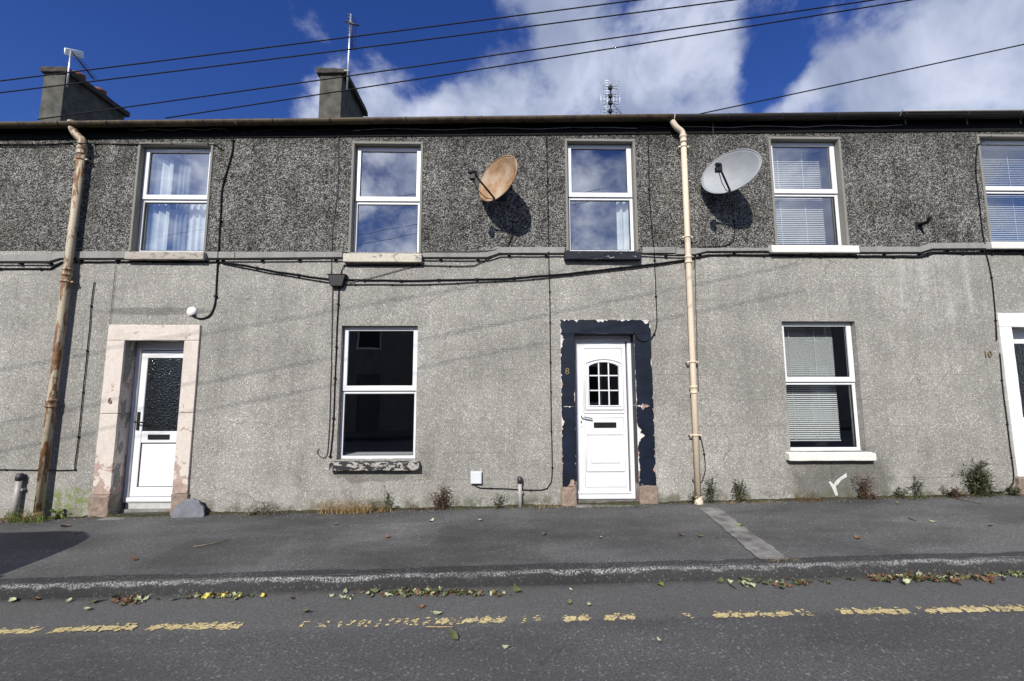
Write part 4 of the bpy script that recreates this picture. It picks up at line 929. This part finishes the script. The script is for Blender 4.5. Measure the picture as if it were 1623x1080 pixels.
# ---------------------------------------------------------------- satellite dishes
def dish(center_px, p, az, el, wdt, hgt, mat, lab, armlen=.40):
    c = at(center_px[0], center_px[1], -p)
    n = Vector((-math.sin(az) * math.cos(el), -math.cos(az) * math.cos(el), math.sin(el))); u = Vector((math.cos(az), -math.sin(az), 0)); v = n.cross(u) * -1
    if v.z < 0: v = -v
    t = empty('satellite_dish', (c.x, 0, c.z - .3), lab, 'satellite dish')
    RN, SN, depth = 12, 48, .10
    def P(r, a, off): return c + u * (wdt / 2 * r * math.cos(a)) + v * (hgt / 2 * r * math.sin(a)) - n * (depth * (1 - r * r)) + n * off
    m = MB(); vs = []; fs = []
    for i in range(1, RN + 1):
        for k in range(SN): vs.append(P(i / RN, 2 * math.pi * k / SN, 0))
    vs.append(P(0, 0, 0)); ci = len(vs) - 1
    for i in range(RN - 1):
        for k in range(SN): k2 = (k + 1) % SN; fs.append((i * SN + k, i * SN + k2, (i + 1) * SN + k2, (i + 1) * SN + k))
    fs += [(ci, (k + 1) % SN, k) for k in range(SN)]
    b0 = len(vs); base = list(vs)
    vs += [q - n * .008 for q in base]; fs += [tuple(i + b0 for i in reversed(f)) for f in list(fs)]
    o_ = (RN - 1) * SN; fs += [(o_ + k, o_ + (k + 1) % SN, b0 + o_ + (k + 1) % SN, b0 + o_ + k) for k in range(SN)]
    m.add(vs, fs, True).build('reflector', mat, t)
    MB().tube([P(1, 2 * math.pi * k / SN, -.004) for k in range(SN)] + [P(1, 0, -.004), P(1, 2 * math.pi / SN, -.004)], .008, 6, caps=False).build('rim', mat, t)
    bot = P(1.0, -math.pi / 2, 0); l = c + n * armlen - v * (hgt * .22)
    MB().tube([c - n * .13 - v * hgt * .25, bot - n * .015, l - n * .03], .013, 8).build('feed_arm', BLACK, t)
    m = MB(); d = (c - l).normalized(); m.tube([l - d * .06, l - d * .01, l + d * .03, l + d * .045], [.022, .03, .036, .03], 12); hd = m.build('feed_head', BLACK, t)
    MB().box(l.x - .035, l.x + .035, l.y - .03, l.y + .03, l.z - .085, l.z - .02).build('feed_body', BLACK, hd, bevel=.006)
    # loose lead along the arm
    q = [l - Vector((0, 0, .08)), l.lerp(bot, .25) - Vector((0, 0, .14)), l.lerp(bot, .6) - Vector((0, 0, .12)), bot - Vector((0, 0, .0))]
    MB().tube([q[0].lerp(q[1], .0), q[0].lerp(q[1], .6), q[1], q[1].lerp(q[2], .5), q[2], q[2].lerp(q[3], .6), q[3]], .005, 6).build('lead', CABLE, t)
    # wall mount behind
    w = Vector((c.x + .06, 0, c.z - .06)); k = c - n * (depth + .10)
    MB().tube([w, Vector((w.x, k.y, w.z)), k], .022, 10).build('mount_arm', DARKMETAL, t)
    MB().box(w.x - .07, w.x + .07, -.012, .002, w.z - .09, w.z + .09).build('wall_plate', DARKMETAL, t, bevel=.003, seg=1)
    MB().box(k.x - .06, k.x + .06, k.y - .03, k.y + .03, k.z - .06, k.z + .06).build('clamp', DARKMETAL, t, bevel=.006, seg=1)
    return t
dish((788, 283), .36, math.radians(46), math.radians(8), .71, .60, DISH_T, 'rust stained tan satellite dish left of the window over the navy door')
dish((-150, 362), .37, math.radians(46), math.radians(8), .74, .58, DISH_G, 'unseen grey dish copy added past the left edge to throw a lantern-like shadow')  # unseen spare dish, added as stand-in caster for a lantern's shadow
dish((1157, 272), .37, math.radians(46), math.radians(8), .74, .58, DISH_G, 'grey satellite dish between the cream pipe and the blinds window')

# ---------------------------------------------------------------- aerials
y = 3.14; a = at(106.5, 131, y); b = at(112.5, 81, y); t = empty('tv_aerial', a, 'tv aerial with white grid reflector on the left chimney', 'aerial')
MB().tube([a - Vector((0, 0, .1)), b], .016, 8).build('mast', ALU, t)
c0 = at(103, 77, y - .05); c1 = at(131.5, 83, y + .3); c2 = at(131.5, 92, y + .3); c3 = at(103, 86, y - .05); m = MB()
for i in range(5):
    s = i / 4; p, q = c0.lerp(c3, s), c1.lerp(c2, s); m.tube([p, q], .014, 6)
for i in range(5):
    s = i / 4; p, q = c0.lerp(c1, s), c3.lerp(c2, s); m.tube([p, q], .012, 6)
m.build('reflector', WHITEP, t)
p = at(113, 81, y); q = at(149, 126, y + .5); MB().tube([p, q], .014, 6).build('boom', DARKMETAL, t)
for i in range(1, 12):
    e = p.lerp(q, i / 11.5); MB().tube([e - Vector((.13, .0, -.03)), e + Vector((.13, 0, -.03))], .005, 5).build('director', DARKMETAL, t)
y = 3.14; a = at(550, 140, y); b = at(556, 23, y); t = empty('tv_aerial', a, 'tall tv aerial on a pale mast by the middle chimney', 'aerial')
MB().tube([a - Vector((0, 0, .05)), b], .019, 8).build('mast', ALU, t)
p = at(557.5, 25, y - .1); q = at(558, 80, y + .1); MB().tube([p, q], .011, 6).build('boom', DARKMETAL, t)
for i in range(12):
    e = p.lerp(q, (i + .3) / 12); r_ = .085 if i != 2 else .16; MB().tube([e - Vector((r_, .05, -.02)), e + Vector((r_, .05, -.03))], .006, 5).build('director', DARKMETAL, t)
p = at(547, 34, y - .06); q = at(568.5, 41, y - .06); MB().tube([p, q], .022, 6).build('reflector', DARKMETAL, t)
a = at(549.5, 112, y); MB().box(a.x - .05, a.x + .05, y - .02, y + .06, a.z - .03, a.z + .01).build('bracket', DARKMETAL, t)
y = 4.05; a = at(967.5, 196, y); b = at(968, 134, y); t = empty('tv_aerial', a, 'grid panel tv aerial standing on the ridge left of the cream pipe', 'aerial')
MB().tube([a, b], .016, 8).build('mast', DARKMETAL, t)
c0, c1, c2, c3 = at(952.5, 127, y + .12), at(982.5, 129.5, y + .12), at(982.5, 186, y + .12), at(952.5, 186, y + .12); m = MB()
for i in range(15): s = i / 14; m.tube([c0.lerp(c3, s), c1.lerp(c2, s)], .0045, 5)
for i in range(7): s = i / 6; m.tube([c0.lerp(c1, s), c3.lerp(c2, s)], .0045, 5)
m.build('grid', ALU, t)
for py in (139, 152, 163, 176):
    e = at(967.5, py, y - .06)
    for s in (-1, 1):
        for dz in (-.05, .05): MB().tube([e, e + Vector((s * .17, 0, dz))], .006, 5).build('bow_tie', DARKMETAL, t)
    MB().box(e.x - .045, e.x + .045, e.y - .03, e.y + .05, e.z - .04, e.z + .04).build('insulator', BLACK, t, bevel=.008, seg=1)
e = at(970, 163, y); e2 = at(985, 181, y - .3); MB().tube([e, e2], .008, 6).build('stay', DARKMETAL, t)

# ---------------------------------------------------------------- overhead wires
def wire(pa, ya, pb, yb, sag, lab, r=.0078):
    A = at(*pa, ya); B = at(*pb, yb); pts = []
    for i in range(41):
        t = i / 40; q = A.lerp(B, t); pts.append(Vector((q.x, q.y, q.z - sag * 4 * t * (1 - t))))
    MB().tube(pts, r, 6).build('overhead_wire', CABLE, None, label=lab, cat='wire', group='overhead wires')
PX = 2300
wire((-470, 186), -.15, (PX, -172), -1.3, .05, 'topmost overhead wire crossing the sky')
wire((-340, 188.5), -.15, (PX, -152), -1.3, .05, 'second overhead wire from the top, close under the topmost')
wire((60, 189.5), -.15, (PX, -138), -1.3, .04, 'third overhead wire crossing low behind the left chimney and rising right')
wire((262, 187.5), -.15, (PX, -143), -1.3, .04, 'lowest long overhead wire passing the middle chimney')
wire((1108, 181), -.13, (PX, -80), -1.3, .02, 'service wire rising from the cream pipe eaves to the top right')
def shadow_wire(pa, pb, y, lab):
    A, B = at(*pa), at(*pb); k = -y / SUN.y; P, Q = A - SUN * k, B - SUN * k; d = (Q - P); P2, Q2 = P - d * .9, Q + d * .7
    MB().tube([P2.lerp(Q2, i / 30) for i in range(31)], .0048, 6).build('overhead_wire', CABLE, None, label=lab, cat='wire', group='overhead wires')
shadow_wire((250, 622), (860, 500), -4.3, 'wire high over the road, above the picture, shading the wall by the ground window')
shadow_wire((280, 660), (880, 540), -4.6, 'second wire high over the road, above the picture')
shadow_wire((150, 560), (760, 452), -4.9, 'third wire high over the road, above the picture')
pb = at(PX, -140, -1.3); pz = pave_z(pb.x, -1.3)
t = empty('utility_pole', (pb.x + .12, -1.3, pz), 'wooden utility pole out past the right edge carrying the wires', 'pole')
MB().tube([(pb.x + .12, -1.3, pz - .3), (pb.x + .12, -1.3, pb.z + .8)], [.14, .10], 14).build('post', simple('tarred_wood', (.09, .065, .045), .9, .3, 6, bump=.5), t)
MB().box(pb.x - .5, pb.x + .7, -1.46, -1.38, pb.z - .05, pb.z + .06).build('cross_arm', simple('cross_arm_wood', (.11, .085, .06), .9, .3, 6), t, bevel=.01)

# ---------------------------------------------------------------- opposite side of the street (seen only in the panes)
opp = [(-16, -10), (-10, -4), (-4, 2), (2, 8), (8, 14)]
OREN = simple('opposite_render', (.15, .14, .13), .9, .2, 4)
for i, (xa, xb) in enumerate(opp):
    labs = ['first', 'second', 'third', 'fourth', 'fifth']
    h = empty('opposite_house', ((xa + xb) / 2, -11.5, 0), 'shaded terraced house across the street, ' + labs[i] + ' from the left in the panes', 'house', 'houses across the street')
    y = -11.5; zt = 5.0 + G * (xa + xb) / 2; xm = (xa + xb) / 2; dz = G * xm
    hs = [(xa + .9, xa + 1.9, 3.2 + dz, 4.6 + dz), (xb - 1.9, xb - .9, 3.2 + dz, 4.6 + dz), (xa + .8, xa + 1.9, .8 + dz, 2.4 + dz), (xb - 1.8, xb - .9, dz, 2.2 + dz)]
    m = MB(); wall_grid(m, xa, xb, -.6, lambda x: zt, [(*q, -.12) for q in hs], y); m.build('wall', OREN, h)
    for q in hs[:3]:
        w = MB().ring(q[0], q[1], q[2], q[3], .07, y - .16, y - .10).build('window', UPVC, h); MB().box(q[0] + .08, q[1] - .08, y - .14, y - .13, q[2] + .08, q[3] - .08).build('pane', BLACK, w)
    MB().box(hs[3][0], hs[3][1], y - .16, y - .10, hs[3][2], hs[3][3]).build('door', simple('opp_door', (.06, .06, .06) if i % 2 else (.4, .4, .4), .5, .1), h)
    m = MB(); prof = [(y + .2, zt), (y - 3.6, zt + 2), (y - 7.4, zt), (y - 7.4, zt - .1), (y - 3.6, zt + 1.9), (y + .2, zt - .1)]
    vs = [(x, a, b) for x in (xa, xb) for a, b in prof]; n = 6
    m.add(vs, [tuple(range(n)), tuple(range(2 * n - 1, n - 1, -1))] + [(k, k + n, (k + 1) % n + n, (k + 1) % n) for k in range(n)]).build('roof', ROOF, h)
    MB().box(xa, xb, y - 7.2, y - 7.1, -.6, zt - .11).build('rear_wall', OREN, h)
# parked car just out of frame on the left: its shadow lies on the pavement
def car():
    X1, Y0, Y1 = -4.62, -4.25, -2.50; z = road_z(-6, -3.3); cx = X1 - 2.05
    t = empty('parked_car', (cx, -3.38, z), 'dark parked car at the kerb just out of view on the left', 'car')
    paint = simple('dark_car_paint', (.02, .025, .035), .25, .1)
    body = [(X1 - .05, .30), (X1, .50), (X1 - .05, .85), (X1 - .14, 1.05), (X1 - .27, 1.27), (X1 - .45, 1.46), (X1 - .70, 1.58), (X1 - 1.0, 1.63), (X1 - 2.2, 1.58), (X1 - 3.1, 1.0), (X1 - 4.0, .82), (X1 - 4.12, .35)]
    m = MB(); m.prism([(x, z + h) for x, h in body], Y0 + .02, Y1 - .02); b = m.build('body', paint, t, bevel=.07, seg=3)
    for s, yy in ((1, Y1 - .018), (-1, Y0 + .018)):
        MB().prism([(X1 - .38, z + 1.0), (X1 - .66, z + 1.36), (X1 - 2.25, z + 1.40), (X1 - 2.95, z + 1.0)], min(yy, yy + s * .01), max(yy, yy + s * .01)).build('side_window', BLACK, b)
        MB().box(X1 - 2.75, X1 - 2.59, min(yy, yy + s * .16), max(yy, yy + s * .16), z + 1.0, z + 1.12).build('wing_mirror', paint, b, bevel=.03)
        for wx in (X1 - .80, X1 - 3.35):
            m = MB(); m.lathe((0, 0, -.1), [(.20, 0), (.31, .01), (.32, .05), (.32, .16), (.31, .2), (.20, .2)], 24); m.v = [(wx + v[0], yy - s * .08 + v[2], z + .32 + v[1]) for v in m.v]
            w = m.build('wheel', BLACK, t); m = MB(); m.lathe((0, 0, -.104), [(.05, 0), (.19, .004), (.19, .2), (.05, .206)], 16); m.v = [(wx + v[0], yy - s * .08 + v[2], z + .32 + v[1]) for v in m.v]; m.build('rim', ALU, w)
    for yy in (Y0 + .18, Y1 - .48): MB().box(X1 - .12, X1 - .01, yy, yy + .16, z + .62, z + .92).build('tail_light', WHITEP, t, bevel=.02)
car()

# ---------------------------------------------------------------- plants along the wall
def leaf_quad(m, p, d, up, L, w, curl=.15):
    s = d.cross(up)
    if s.length < 1e-4: s = Vector((1, 0, 0))
    s.normalize(); n = s.cross(d)
    a = p; b = p + d * L * .45 + s * w / 2 + n * L * .05; c = p + d * L - n * L * curl; e = p + d * L * .45 - s * w / 2 + n * L * .05
    m.add([a, b, c, e], [(0, 1, 2), (0, 2, 3)])
def weed(px, py, hpx, wpx, stems, lm, lab, seed, leaf=.03, dens=22, sm=None, yy=-.05, lay=0.0, name='wall_weed'):
    rg = random.Random(seed); b = at(px, py, yy); b.z = pave_z(b.x, yy); sc = 1 / 120.0; H = hpx * sc; Wd = wpx * sc
    t = empty(name, b, lab, 'weed', 'weeds along the wall foot'); ms = MB(); ml = MB()
    for s in range(stems):
        bx = b + Vector((rg.uniform(-.25, .25) * Wd, rg.uniform(-.03, .03), -.01)); h = H * rg.uniform(.55, 1.0)
        lean = Vector((rg.uniform(-.5, .5) * Wd, rg.uniform(-.10, .02) * (1 + lay * 4), 0)); pts = []
        for k in range(7):
            u = k / 6; pts.append(bx + lean * u ** 1.4 + Vector((math.sin(u * 5 + s) * .012, math.cos(u * 4 + s) * .01, h * (u - lay * u * u * .7))))
        ms.tube(pts, [.0045 * (1 - .7 * k / 6) for k in range(7)], 5)
        for k in range(int(dens * rg.uniform(.7, 1.2))):
            u = rg.uniform(.08, 1.0) ; i = min(5, int(u * 6)); p = pts[i].lerp(pts[i + 1], u * 6 - i)
            br = Vector((rg.gauss(0, 1), rg.gauss(0, .8) - .25, rg.gauss(.25, .6))).normalized()
            if rg.random() < .35:
                q = p + br * rg.uniform(.02, .07) * (H / .3 + .4); ms.tube([p, q], .0018, 4); p = q
            leaf_quad(ml, p, br, Vector((0, 0, 1)), leaf * rg.uniform(.7, 1.8), leaf * rg.uniform(.5, .95), rg.uniform(0, .4))
    ms.build('stems', sm or STEM, t); ml.build('foliage', lm, t)
    return t
def tuft(px, py, hpx, wpx, n, mat, lab, seed, yy=-.06, flop=.7, name='grass_tuft', cat='grass', flat=1.0):
    rg = random.Random(seed); b = at(px, py, yy); b.z = pave_z(b.x, yy) + (.012 if yy < -1 else 0); H = hpx / 120. * 1.55; Wd = wpx / 120.; m = MB()
    for _ in range(n):
        p = b + Vector((rg.uniform(-.5, .5) * Wd, rg.uniform(-.06, .03), -.005)); a = rg.uniform(0, 6.28); h = H * rg.uniform(.35, 1.0); f = rg.uniform(.2, flop) * H * 1.3
        d = Vector((math.cos(a) * f, -abs(math.sin(a)) * f * .7, 0)); w = Vector((-math.sin(a), math.cos(a), 0)) * rg.uniform(.0018, .004)
        vs = []
        for k in range(4):
            u = k / 3; q = p + d * u * u * 1.1 + Vector((0, 0, h * flat * (u - .45 * u * u * flop))); ww = w * (1 - .85 * u); vs += [q - ww, q + ww]
        m.add(vs, [(2 * k, 2 * k + 1, 2 * k + 3, 2 * k + 2) for k in range(3)])
    return m.build(name, mat, None, label=lab, cat=cat, group='weeds along the wall foot')
tuft(42, 816, 26, 62, 130, LEAF_V, 'green grass tuft round the foot of the rusty pipe', 1, -.16)
tuft(30, 816, 18, 50, 70, STRAW, 'dry grass tuft between the grey pipe and rusty pipe', 2, -.14)
weed(94, 818, 16, 22, 4, LEAF_V, 'small bright green weed just right of the rusty pipe', 3, .045, 9)
tuft(420, 812, 20, 62, 110, DEAD, 'dark dead weed clump between the cream doorway and the ground window', 4, -.08, .9)
weed(412, 808, 22, 40, 6, LEAF_D, 'low dark weed on the dead clump left of the ground window', 5, .022, 12, DEAD)
tuft(548, 818, 30, 74, 260, STRAW, 'straw coloured dry grass clump under the black flaking sill', 6, -.10, .9)
tuft(590, 814, 16, 60, 120, STRAW, 'low dry grass trailing right of the straw clump', 7, -.08, .9)
weed(595, 812, 24, 14, 3, LEAF_D, 'thin dark weed behind the straw grass under the sill', 8, .022, 16)
weed(614, 812, 32, 18, 4, LEAF_D, 'taller thin dark weed right of the straw grass', 9, .026, 20)
weed(698, 812, 36, 24, 12, LEAF_R, 'bushy brown weed midway between the ground window and meter box', 10, .020, 34)
weed(660, 812, 10, 30, 7, LEAF_R, 'low brown weed left of the bushy brown weed', 22, .02, 10)
weed(790, 808, 26, 12, 5, LEAF_D, 'small green weed between the meter box and slim grey pipe', 11, .024, 16)
tuft(885, 806, 8, 60, 70, STRAW, 'scatter of dry grass left of the navy doorway', 12, -.08, .95)
tuft(985, 803, 8, 90, 120, LEAF_G, 'low grass along the step of the navy doorway', 13, -.13, .95)
weed(1100, 799, 22, 14, 6, LEAF_D, 'dark weed at the left foot of the cream pipe', 14, .022, 20)
weed(1126, 800, 46, 14, 6, LEAF_D, 'taller dark weed right of the cream pipe foot', 15, .024, 26)
weed(1173, 799, 38, 16, 7, LEAF_D, 'dark upright weed a step right of the cream pipe', 16, .024, 28)
tuft(1190, 797, 7, 90, 70, STRAW, 'dry grass strewn beside the dark upright weed', 17, -.09, .95)
tuft(1280, 797, 20, 36, 60, LEAF_B, 'rusty brown dead fern under the white ground floor sill', 18, -.08, .9)
weed(1366, 793, 42, 20, 8, LEAF_R, 'reddish weed right of the white paint splash', 19, .026, 24)
weed(1378, 793, 12, 34, 8, LEAF_R, 'low reddish clump at the foot of the reddish weed', 23, .022, 14)
weed(1425, 790, 18, 14, 5, LEAF_D, 'short green weed right of the reddish weed', 20, .030, 14)
weed(1456, 789, 38, 18, 5, LEAF_D, 'airy upright weed between the short weed and the low red clump', 21, .022, 22)
tuft(1450, 790, 10, 40, 60, LEAF_G, 'green grass at the foot of the airy weed', 24, -.09, .9)
weed(1513, 788, 16, 44, 14, LEAF_R, 'low dark red clump left of the big bushy weed', 25, .022, 16)
weed(1551, 788, 56, 30, 20, LEAF_D, 'big bushy dark green weed near the white surround', 26, .028, 42)
weed(1569, 788, 34, 16, 4, LEAF_D, 'thin side shoot right of the big bushy weed', 27, .024, 14)
weed(1606, 786, 18, 20, 7, LEAF_D, 'small weed at the foot of the white surround', 28, .026, 14)
tuft_at = ground_at(1240, 889); tuft(1240, 889, 5, 34, 70, DEAD, 'dry moss at the kerb end of the concrete strip', 30, tuft_at.y, .95)
# soil and grit along the wall foot
rg = random.Random(11); m = MB(); xs = frange(-9.3, 8.5, 700); vs = []
for x in xs:
    hgt = max(.004, .016 + .02 * noise.noise(Vector((x * 2.3, 0, 0))) + .014 * noise.noise(Vector((x * 11, 1, 0)))); wd = .05 + .035 * noise.noise(Vector((x * 3, 5, 0))) + .02 * noise.noise(Vector((x * 13, 2, 0)))
    for k, (yy, zz) in enumerate(((0.02, hgt * 1.0), (-wd * .4, hgt), (-wd, .004), (-wd * 1.15, -.02))):
        vs.append((x, yy, pave_z(x, yy) + zz + noise.noise(Vector((x * 30, k, 3))) * .006 * (k < 2)))
m.add(vs, [(4 * i + k, 4 * i + 4 + k, 4 * i + 5 + k, 4 * i + 1 + k) for i in range(700) for k in range(3)]).build('wall_foot_dirt', SOIL, None, kind='stuff', label='dark soil and moss gathered along the wall foot', cat='dirt')
m = MB()
for _ in range(900):
    x = rg.uniform(-7, 7.5); yy = -abs(rg.gauss(0, .11)) - .02; s = rg.uniform(.003, .010); z = pave_z(x, yy)
    a = rg.uniform(0, 3); c_, s_ = math.cos(a) * s, math.sin(a) * s
    m.add([(x + c_, yy + s_, z), (x - s_, yy + c_, z), (x - c_, yy - s_, z), (x + s_, yy - c_, z), (x, yy, z + s * 1.1)], [(0, 1, 4), (1, 2, 4), (2, 3, 4), (3, 0, 4)])
m.build('grit', simple('pale_grit', (.15, .14, .115), .9, .7, 60), None, kind='stuff', label='pale grit scattered along the wall foot', cat='grit')

# ---------------------------------------------------------------- leaves, twigs, slate, paint
def leaf_mesh(seed, L=.07):
    rg = random.Random(seed); m = MB(); n = 6; vs = []; w = L * rg.uniform(.24, .36); bend = rg.uniform(.1, .5); fold = rg.uniform(.1, .45); tw = rg.uniform(-.6, .6)
    for i in range(n + 1):
        u = i / n; ww = w * math.sin(math.pi * min(1, u * .96 + .02)) ** .8 * (1.15 - .4 * u); x = (u - .5) * L; z = bend * L * (u - .5) ** 2 * 2; t = tw * (u - .5)
        vs += [(x, -ww, z + fold * ww + t * ww), (x, 0, z), (x, ww, z + fold * ww - t * ww)]
    fs = []
    for i in range(n): fs += [(3 * i, 3 * i + 3, 3 * i + 4, 3 * i + 1), (3 * i + 1, 3 * i + 4, 3 * i + 5, 3 * i + 2)]
    m.add(vs, fs, True); m.tube([(-L * .5, 0, bend * L * .5), (-L * .62, 0, bend * L * .5 + .004), (-L * .75, .004, bend * L * .7)], .0012, 4)
    me = bpy.data.meshes.new('leaf'); me.from_pydata(m.v, [], m.f); me.polygons.foreach_set('use_smooth', m.sm); return me
LM = {}
def leaf_at(px, py, mat, lab, size, seed, zf):
    key = (seed % 6, mat.name)
    if key not in LM:
        me = leaf_mesh(seed % 6); me.materials.append(mat); LM[key] = me
    rg = random.Random(seed * 7 + 1); p = ground_at(px, py, zf); o = bpy.data.objects.new('fallen_leaf', LM[key]); link(o, None, p + Vector((0, 0, .008 if zf is pave_z else .012)))
    s = size / .07; o.scale = (s, s, s); o.rotation_euler = (rg.uniform(-.25, .25), rg.uniform(-.2, .2), rg.uniform(0, 6.28)); tag(o, lab, 'leaf', 'single fallen leaves')
leaves = [(103, 836, LEAF_B, 'orange brown fallen leaf on the pavement before the rusty pipe', .10, 0), (212, 889, LEAF_B, 'pale tan curled leaf on the pavement below the cream doorway', .075, 0), (531, 832, LEAF_P, 'pale leaf on the pavement by the straw grass', .07, 0), (615, 853, LEAF_B, 'brown leaf on the pavement below the ground window', .07, 0),
          (684, 827, LEAF_P, 'pale green leaf below the bushy brown weed', .08, 0), (762, 826, LEAF_P, 'pale green leaf below the meter box', .065, 0), (863, 849, LEAF_G, 'thin green leaf on the pavement left of the navy doorway', .07, 0), (952, 854, LEAF_P, 'pale leaf on the pavement below the navy doorway', .06, 0),
          (1080, 850, LEAF_B, 'tan leaf on the pavement before the cream pipe', .07, 0), (1110, 852, LEAF_G, 'green leaf lying left of the concrete strip', .075, 0), (1174, 835, LEAF_V, 'bright green leaf lying on the concrete strip', .075, 0), (1360, 855, LEAF_B, 'brown curled leaf on the pavement below the reddish weed', .075, 0),
          (1478, 828, LEAF_P, 'pale leaf on the pavement below the airy weed', .06, 0), (1570, 835, LEAF_G, 'green leaf on the pavement below the big bushy weed', .07, 0), (1424, 799, LEAF_G, 'green leaf by the short green weed', .06, 0),
          (20, 955, LEAF_P, 'pale leaf in the gutter at the left edge', .07, 1), (58, 952, LEAF_B, 'brown leaf in the gutter near the left edge', .07, 1), (108, 955, LEAF_P, 'small pale leaf in the gutter before the brown heap', .05, 1), (150, 956, LEAF_G, 'green leaf in the gutter left of the brown leaf heap', .09, 1),
          (138, 969, LEAF_P, 'pale green leaf between the gutter and the yellow line', .06, 1), (273, 953, LEAF_P, 'pale leaf between the two left leaf heaps', .07, 1), (485, 973, LEAF_G, 'green leaf above the faded gap of the yellow line', .075, 1), (463, 951, LEAF_R, 'small dark leaf in the gutter right of the yellow green heap', .05, 1),
          (582, 944, LEAF_P, 'pale leaf at the left end of the long leaf heap', .055, 1), (819, 938, LEAF_G, 'large green leaf right of the long leaf heap', .10, 1), (693, 976, LEAF_P, 'pale green leaf just above the yellow line', .07, 1), (665, 965, LEAF_B, 'thin brown leaf below the long leaf heap', .07, 1), (719, 1014, LEAF_G, 'long green leaf on the road below the yellow line', .095, 1),
          (801, 1029, LEAF_P, 'small whitish leaf scrap on the road', .045, 1), (903, 958, LEAF_G, 'curled green leaf on the gutter strip', .06, 1), (935, 962, LEAF_P, 'pale ragged leaf on the gutter strip', .055, 1), (790, 947, LEAF_B, 'red brown leaf at the right of the long heap', .06, 1), (1047, 930, LEAF_V, 'yellow green leaf in the gutter left of the concrete strip', .07, 1), (905, 938, LEAF_P, 'small pale leaf by the kerb', .04, 1),
          (1045, 1018, LEAF_P, 'tiny whitish scrap on the road right of the yellow patches', .04, 1)]
for i, (px, py, mt, lab, sz, rd) in enumerate(leaves): leaf_at(px, py, mt, lab, sz, i * 3 + 2, road_z if rd else pave_z)
def litter(x0, x1, py, n, lab, seed, mats, spread=5, size=.048):
    rg = random.Random(seed); t = empty('leaf_heap', ground_at((x0 + x1) / 2, py, road_z), lab, 'leaf heap', 'leaf heaps in the gutter'); ms = {mm.name: (MB(), mm) for mm in mats}
    for _ in range(n):
        px = rg.gauss((x0 + x1) / 2 + (x1 - x0) * rg.choice((-.22, 0, .18)), (x1 - x0) / 4.2) if rg.random() < .85 else rg.uniform(x0 - 40, x1 + 40); p = ground_at(px, py + rg.gauss(0, spread * .5), road_z); m, mm = ms[rg.choice(mats).name]
        me = leaf_mesh(rg.randrange(6)); s = size / .07 * rg.uniform(.5, 1.2); R_ = Matrix.Rotation(rg.uniform(0, 6.28), 4, 'Z') @ Matrix.Rotation(rg.gauss(0, .5), 4, 'X') @ Matrix.Rotation(rg.gauss(0, .35), 4, 'Y') @ Matrix.Scale(s, 4)
        m.add([p + Vector((0, 0, rg.uniform(.004, .020))) + (R_ @ v.co) for v in me.vertices], [tuple(f.vertices) for f in me.polygons], True); bpy.data.meshes.remove(me)
    for m, mm in ms.values():
        if m.v: m.build('leaves', mm, t, kind='stuff')
litter(180, 232, 953, 34, 'brown and green leaf heap in the gutter below the cream doorway', 1, [LEAF_B, LEAF_G, LEAF_R, LEAF_P], 6)
litter(306, 384, 947, 46, 'yellow and green leaf heap in the gutter left of the ground window', 2, [LEAF_G, LEAF_Y, LEAF_R, LEAF_P, LEAF_D], 6)
litter(596, 780, 941, 130, 'long green and brown leaf heap in the gutter below the ground window', 3, [LEAF_G, LEAF_P, LEAF_B, LEAF_D, LEAF_G], 6)
litter(1160, 1215, 928, 14, 'few green leaves in the gutter left of the concrete strip end', 4, [LEAF_G, LEAF_P, LEAF_D], 6, .07)
litter(1228, 1312, 926, 26, 'sparse leaves in the gutter right of the concrete strip end', 5, [LEAF_G, LEAF_B, LEAF_D], 5)
litter(1388, 1550, 919, 120, 'long mixed leaf heap in the gutter at the right', 6, [LEAF_G, LEAF_B, LEAF_P, LEAF_D, LEAF_R], 6, .062)
litter(1568, 1680, 913, 60, 'green leaf heap in the gutter at the right edge', 7, [LEAF_G, LEAF_P, LEAF_D], 5)
litter(535, 560, 949, 6, 'three or four leaf scraps in the gutter left of the long heap', 8, [LEAF_P, LEAF_B], 4, .04)
def twig(pts, zf, lab, r=.004, mat=DEAD):
    P = [ground_at(x, y_, zf) + Vector((0, 0, .010)) for x, y_ in pts]; MB().tube(P, r, 6).build('twig', mat, None, label=lab, cat='twig')
twig([(306, 868), (322, 866), (338, 863), (362, 857)], pave_z, 'pale crooked twig on the pavement right of the cream doorway')
twig([(117, 849), (131, 843)], pave_z, 'short dark twig by the car shadow', .004, STEM)
twig([(675, 996), (700, 996.5), (718, 996)], road_z, 'pale straw lying below the yellow line', .003, STRAW)
twig([(1440, 823), (1452, 827)], pave_z, 'short dark twig on the right pavement', .005, STEM)
twig([(1497, 787), (1520, 793), (1556, 800)], pave_z, 'dark stick lying before the big bushy weed', .005, STEM)
# slate slab leaning by the cream surround
c = ground_at(302, 819); rg = random.Random(3); n = 22; poly = []
for k in range(n):
    a = math.pi * k / (n - 1); r = 1 + rg.uniform(-.04, .04); poly.append((c.x - .02 + .20 * math.cos(a) * r, c.z - .03 + .235 * math.sin(a) ** .85 * r))
m = MB(); m.prism(poly, 0, .035); m.v = [(x, c.y - .035 + y_ + (z - c.z) * .22, z) for x, y_, z in m.v]
m.build('slate_slab', SLATE, None, bevel=.008, rough=.010, label='rounded blue grey slate slab leaning by the cream doorway', cat='stone')
# old paint splash on the wall under the white sill
m = MB(); pl = [(1341.5, 750), (1342, 756), (1333, 761), (1328, 768), (1324, 770), (1328, 785), (1324, 786), (1318, 772), (1313, 764), (1316, 763), (1321, 768), (1325, 762), (1331, 757)]
m.prism([((q := at(x, y_)).x, q.z) for x, y_ in reversed(pl)], -.004, .002); m.build('paint_splash', OLDPAINT, None, label='white splash of old paint on the wall below the right sill', cat='paint mark')
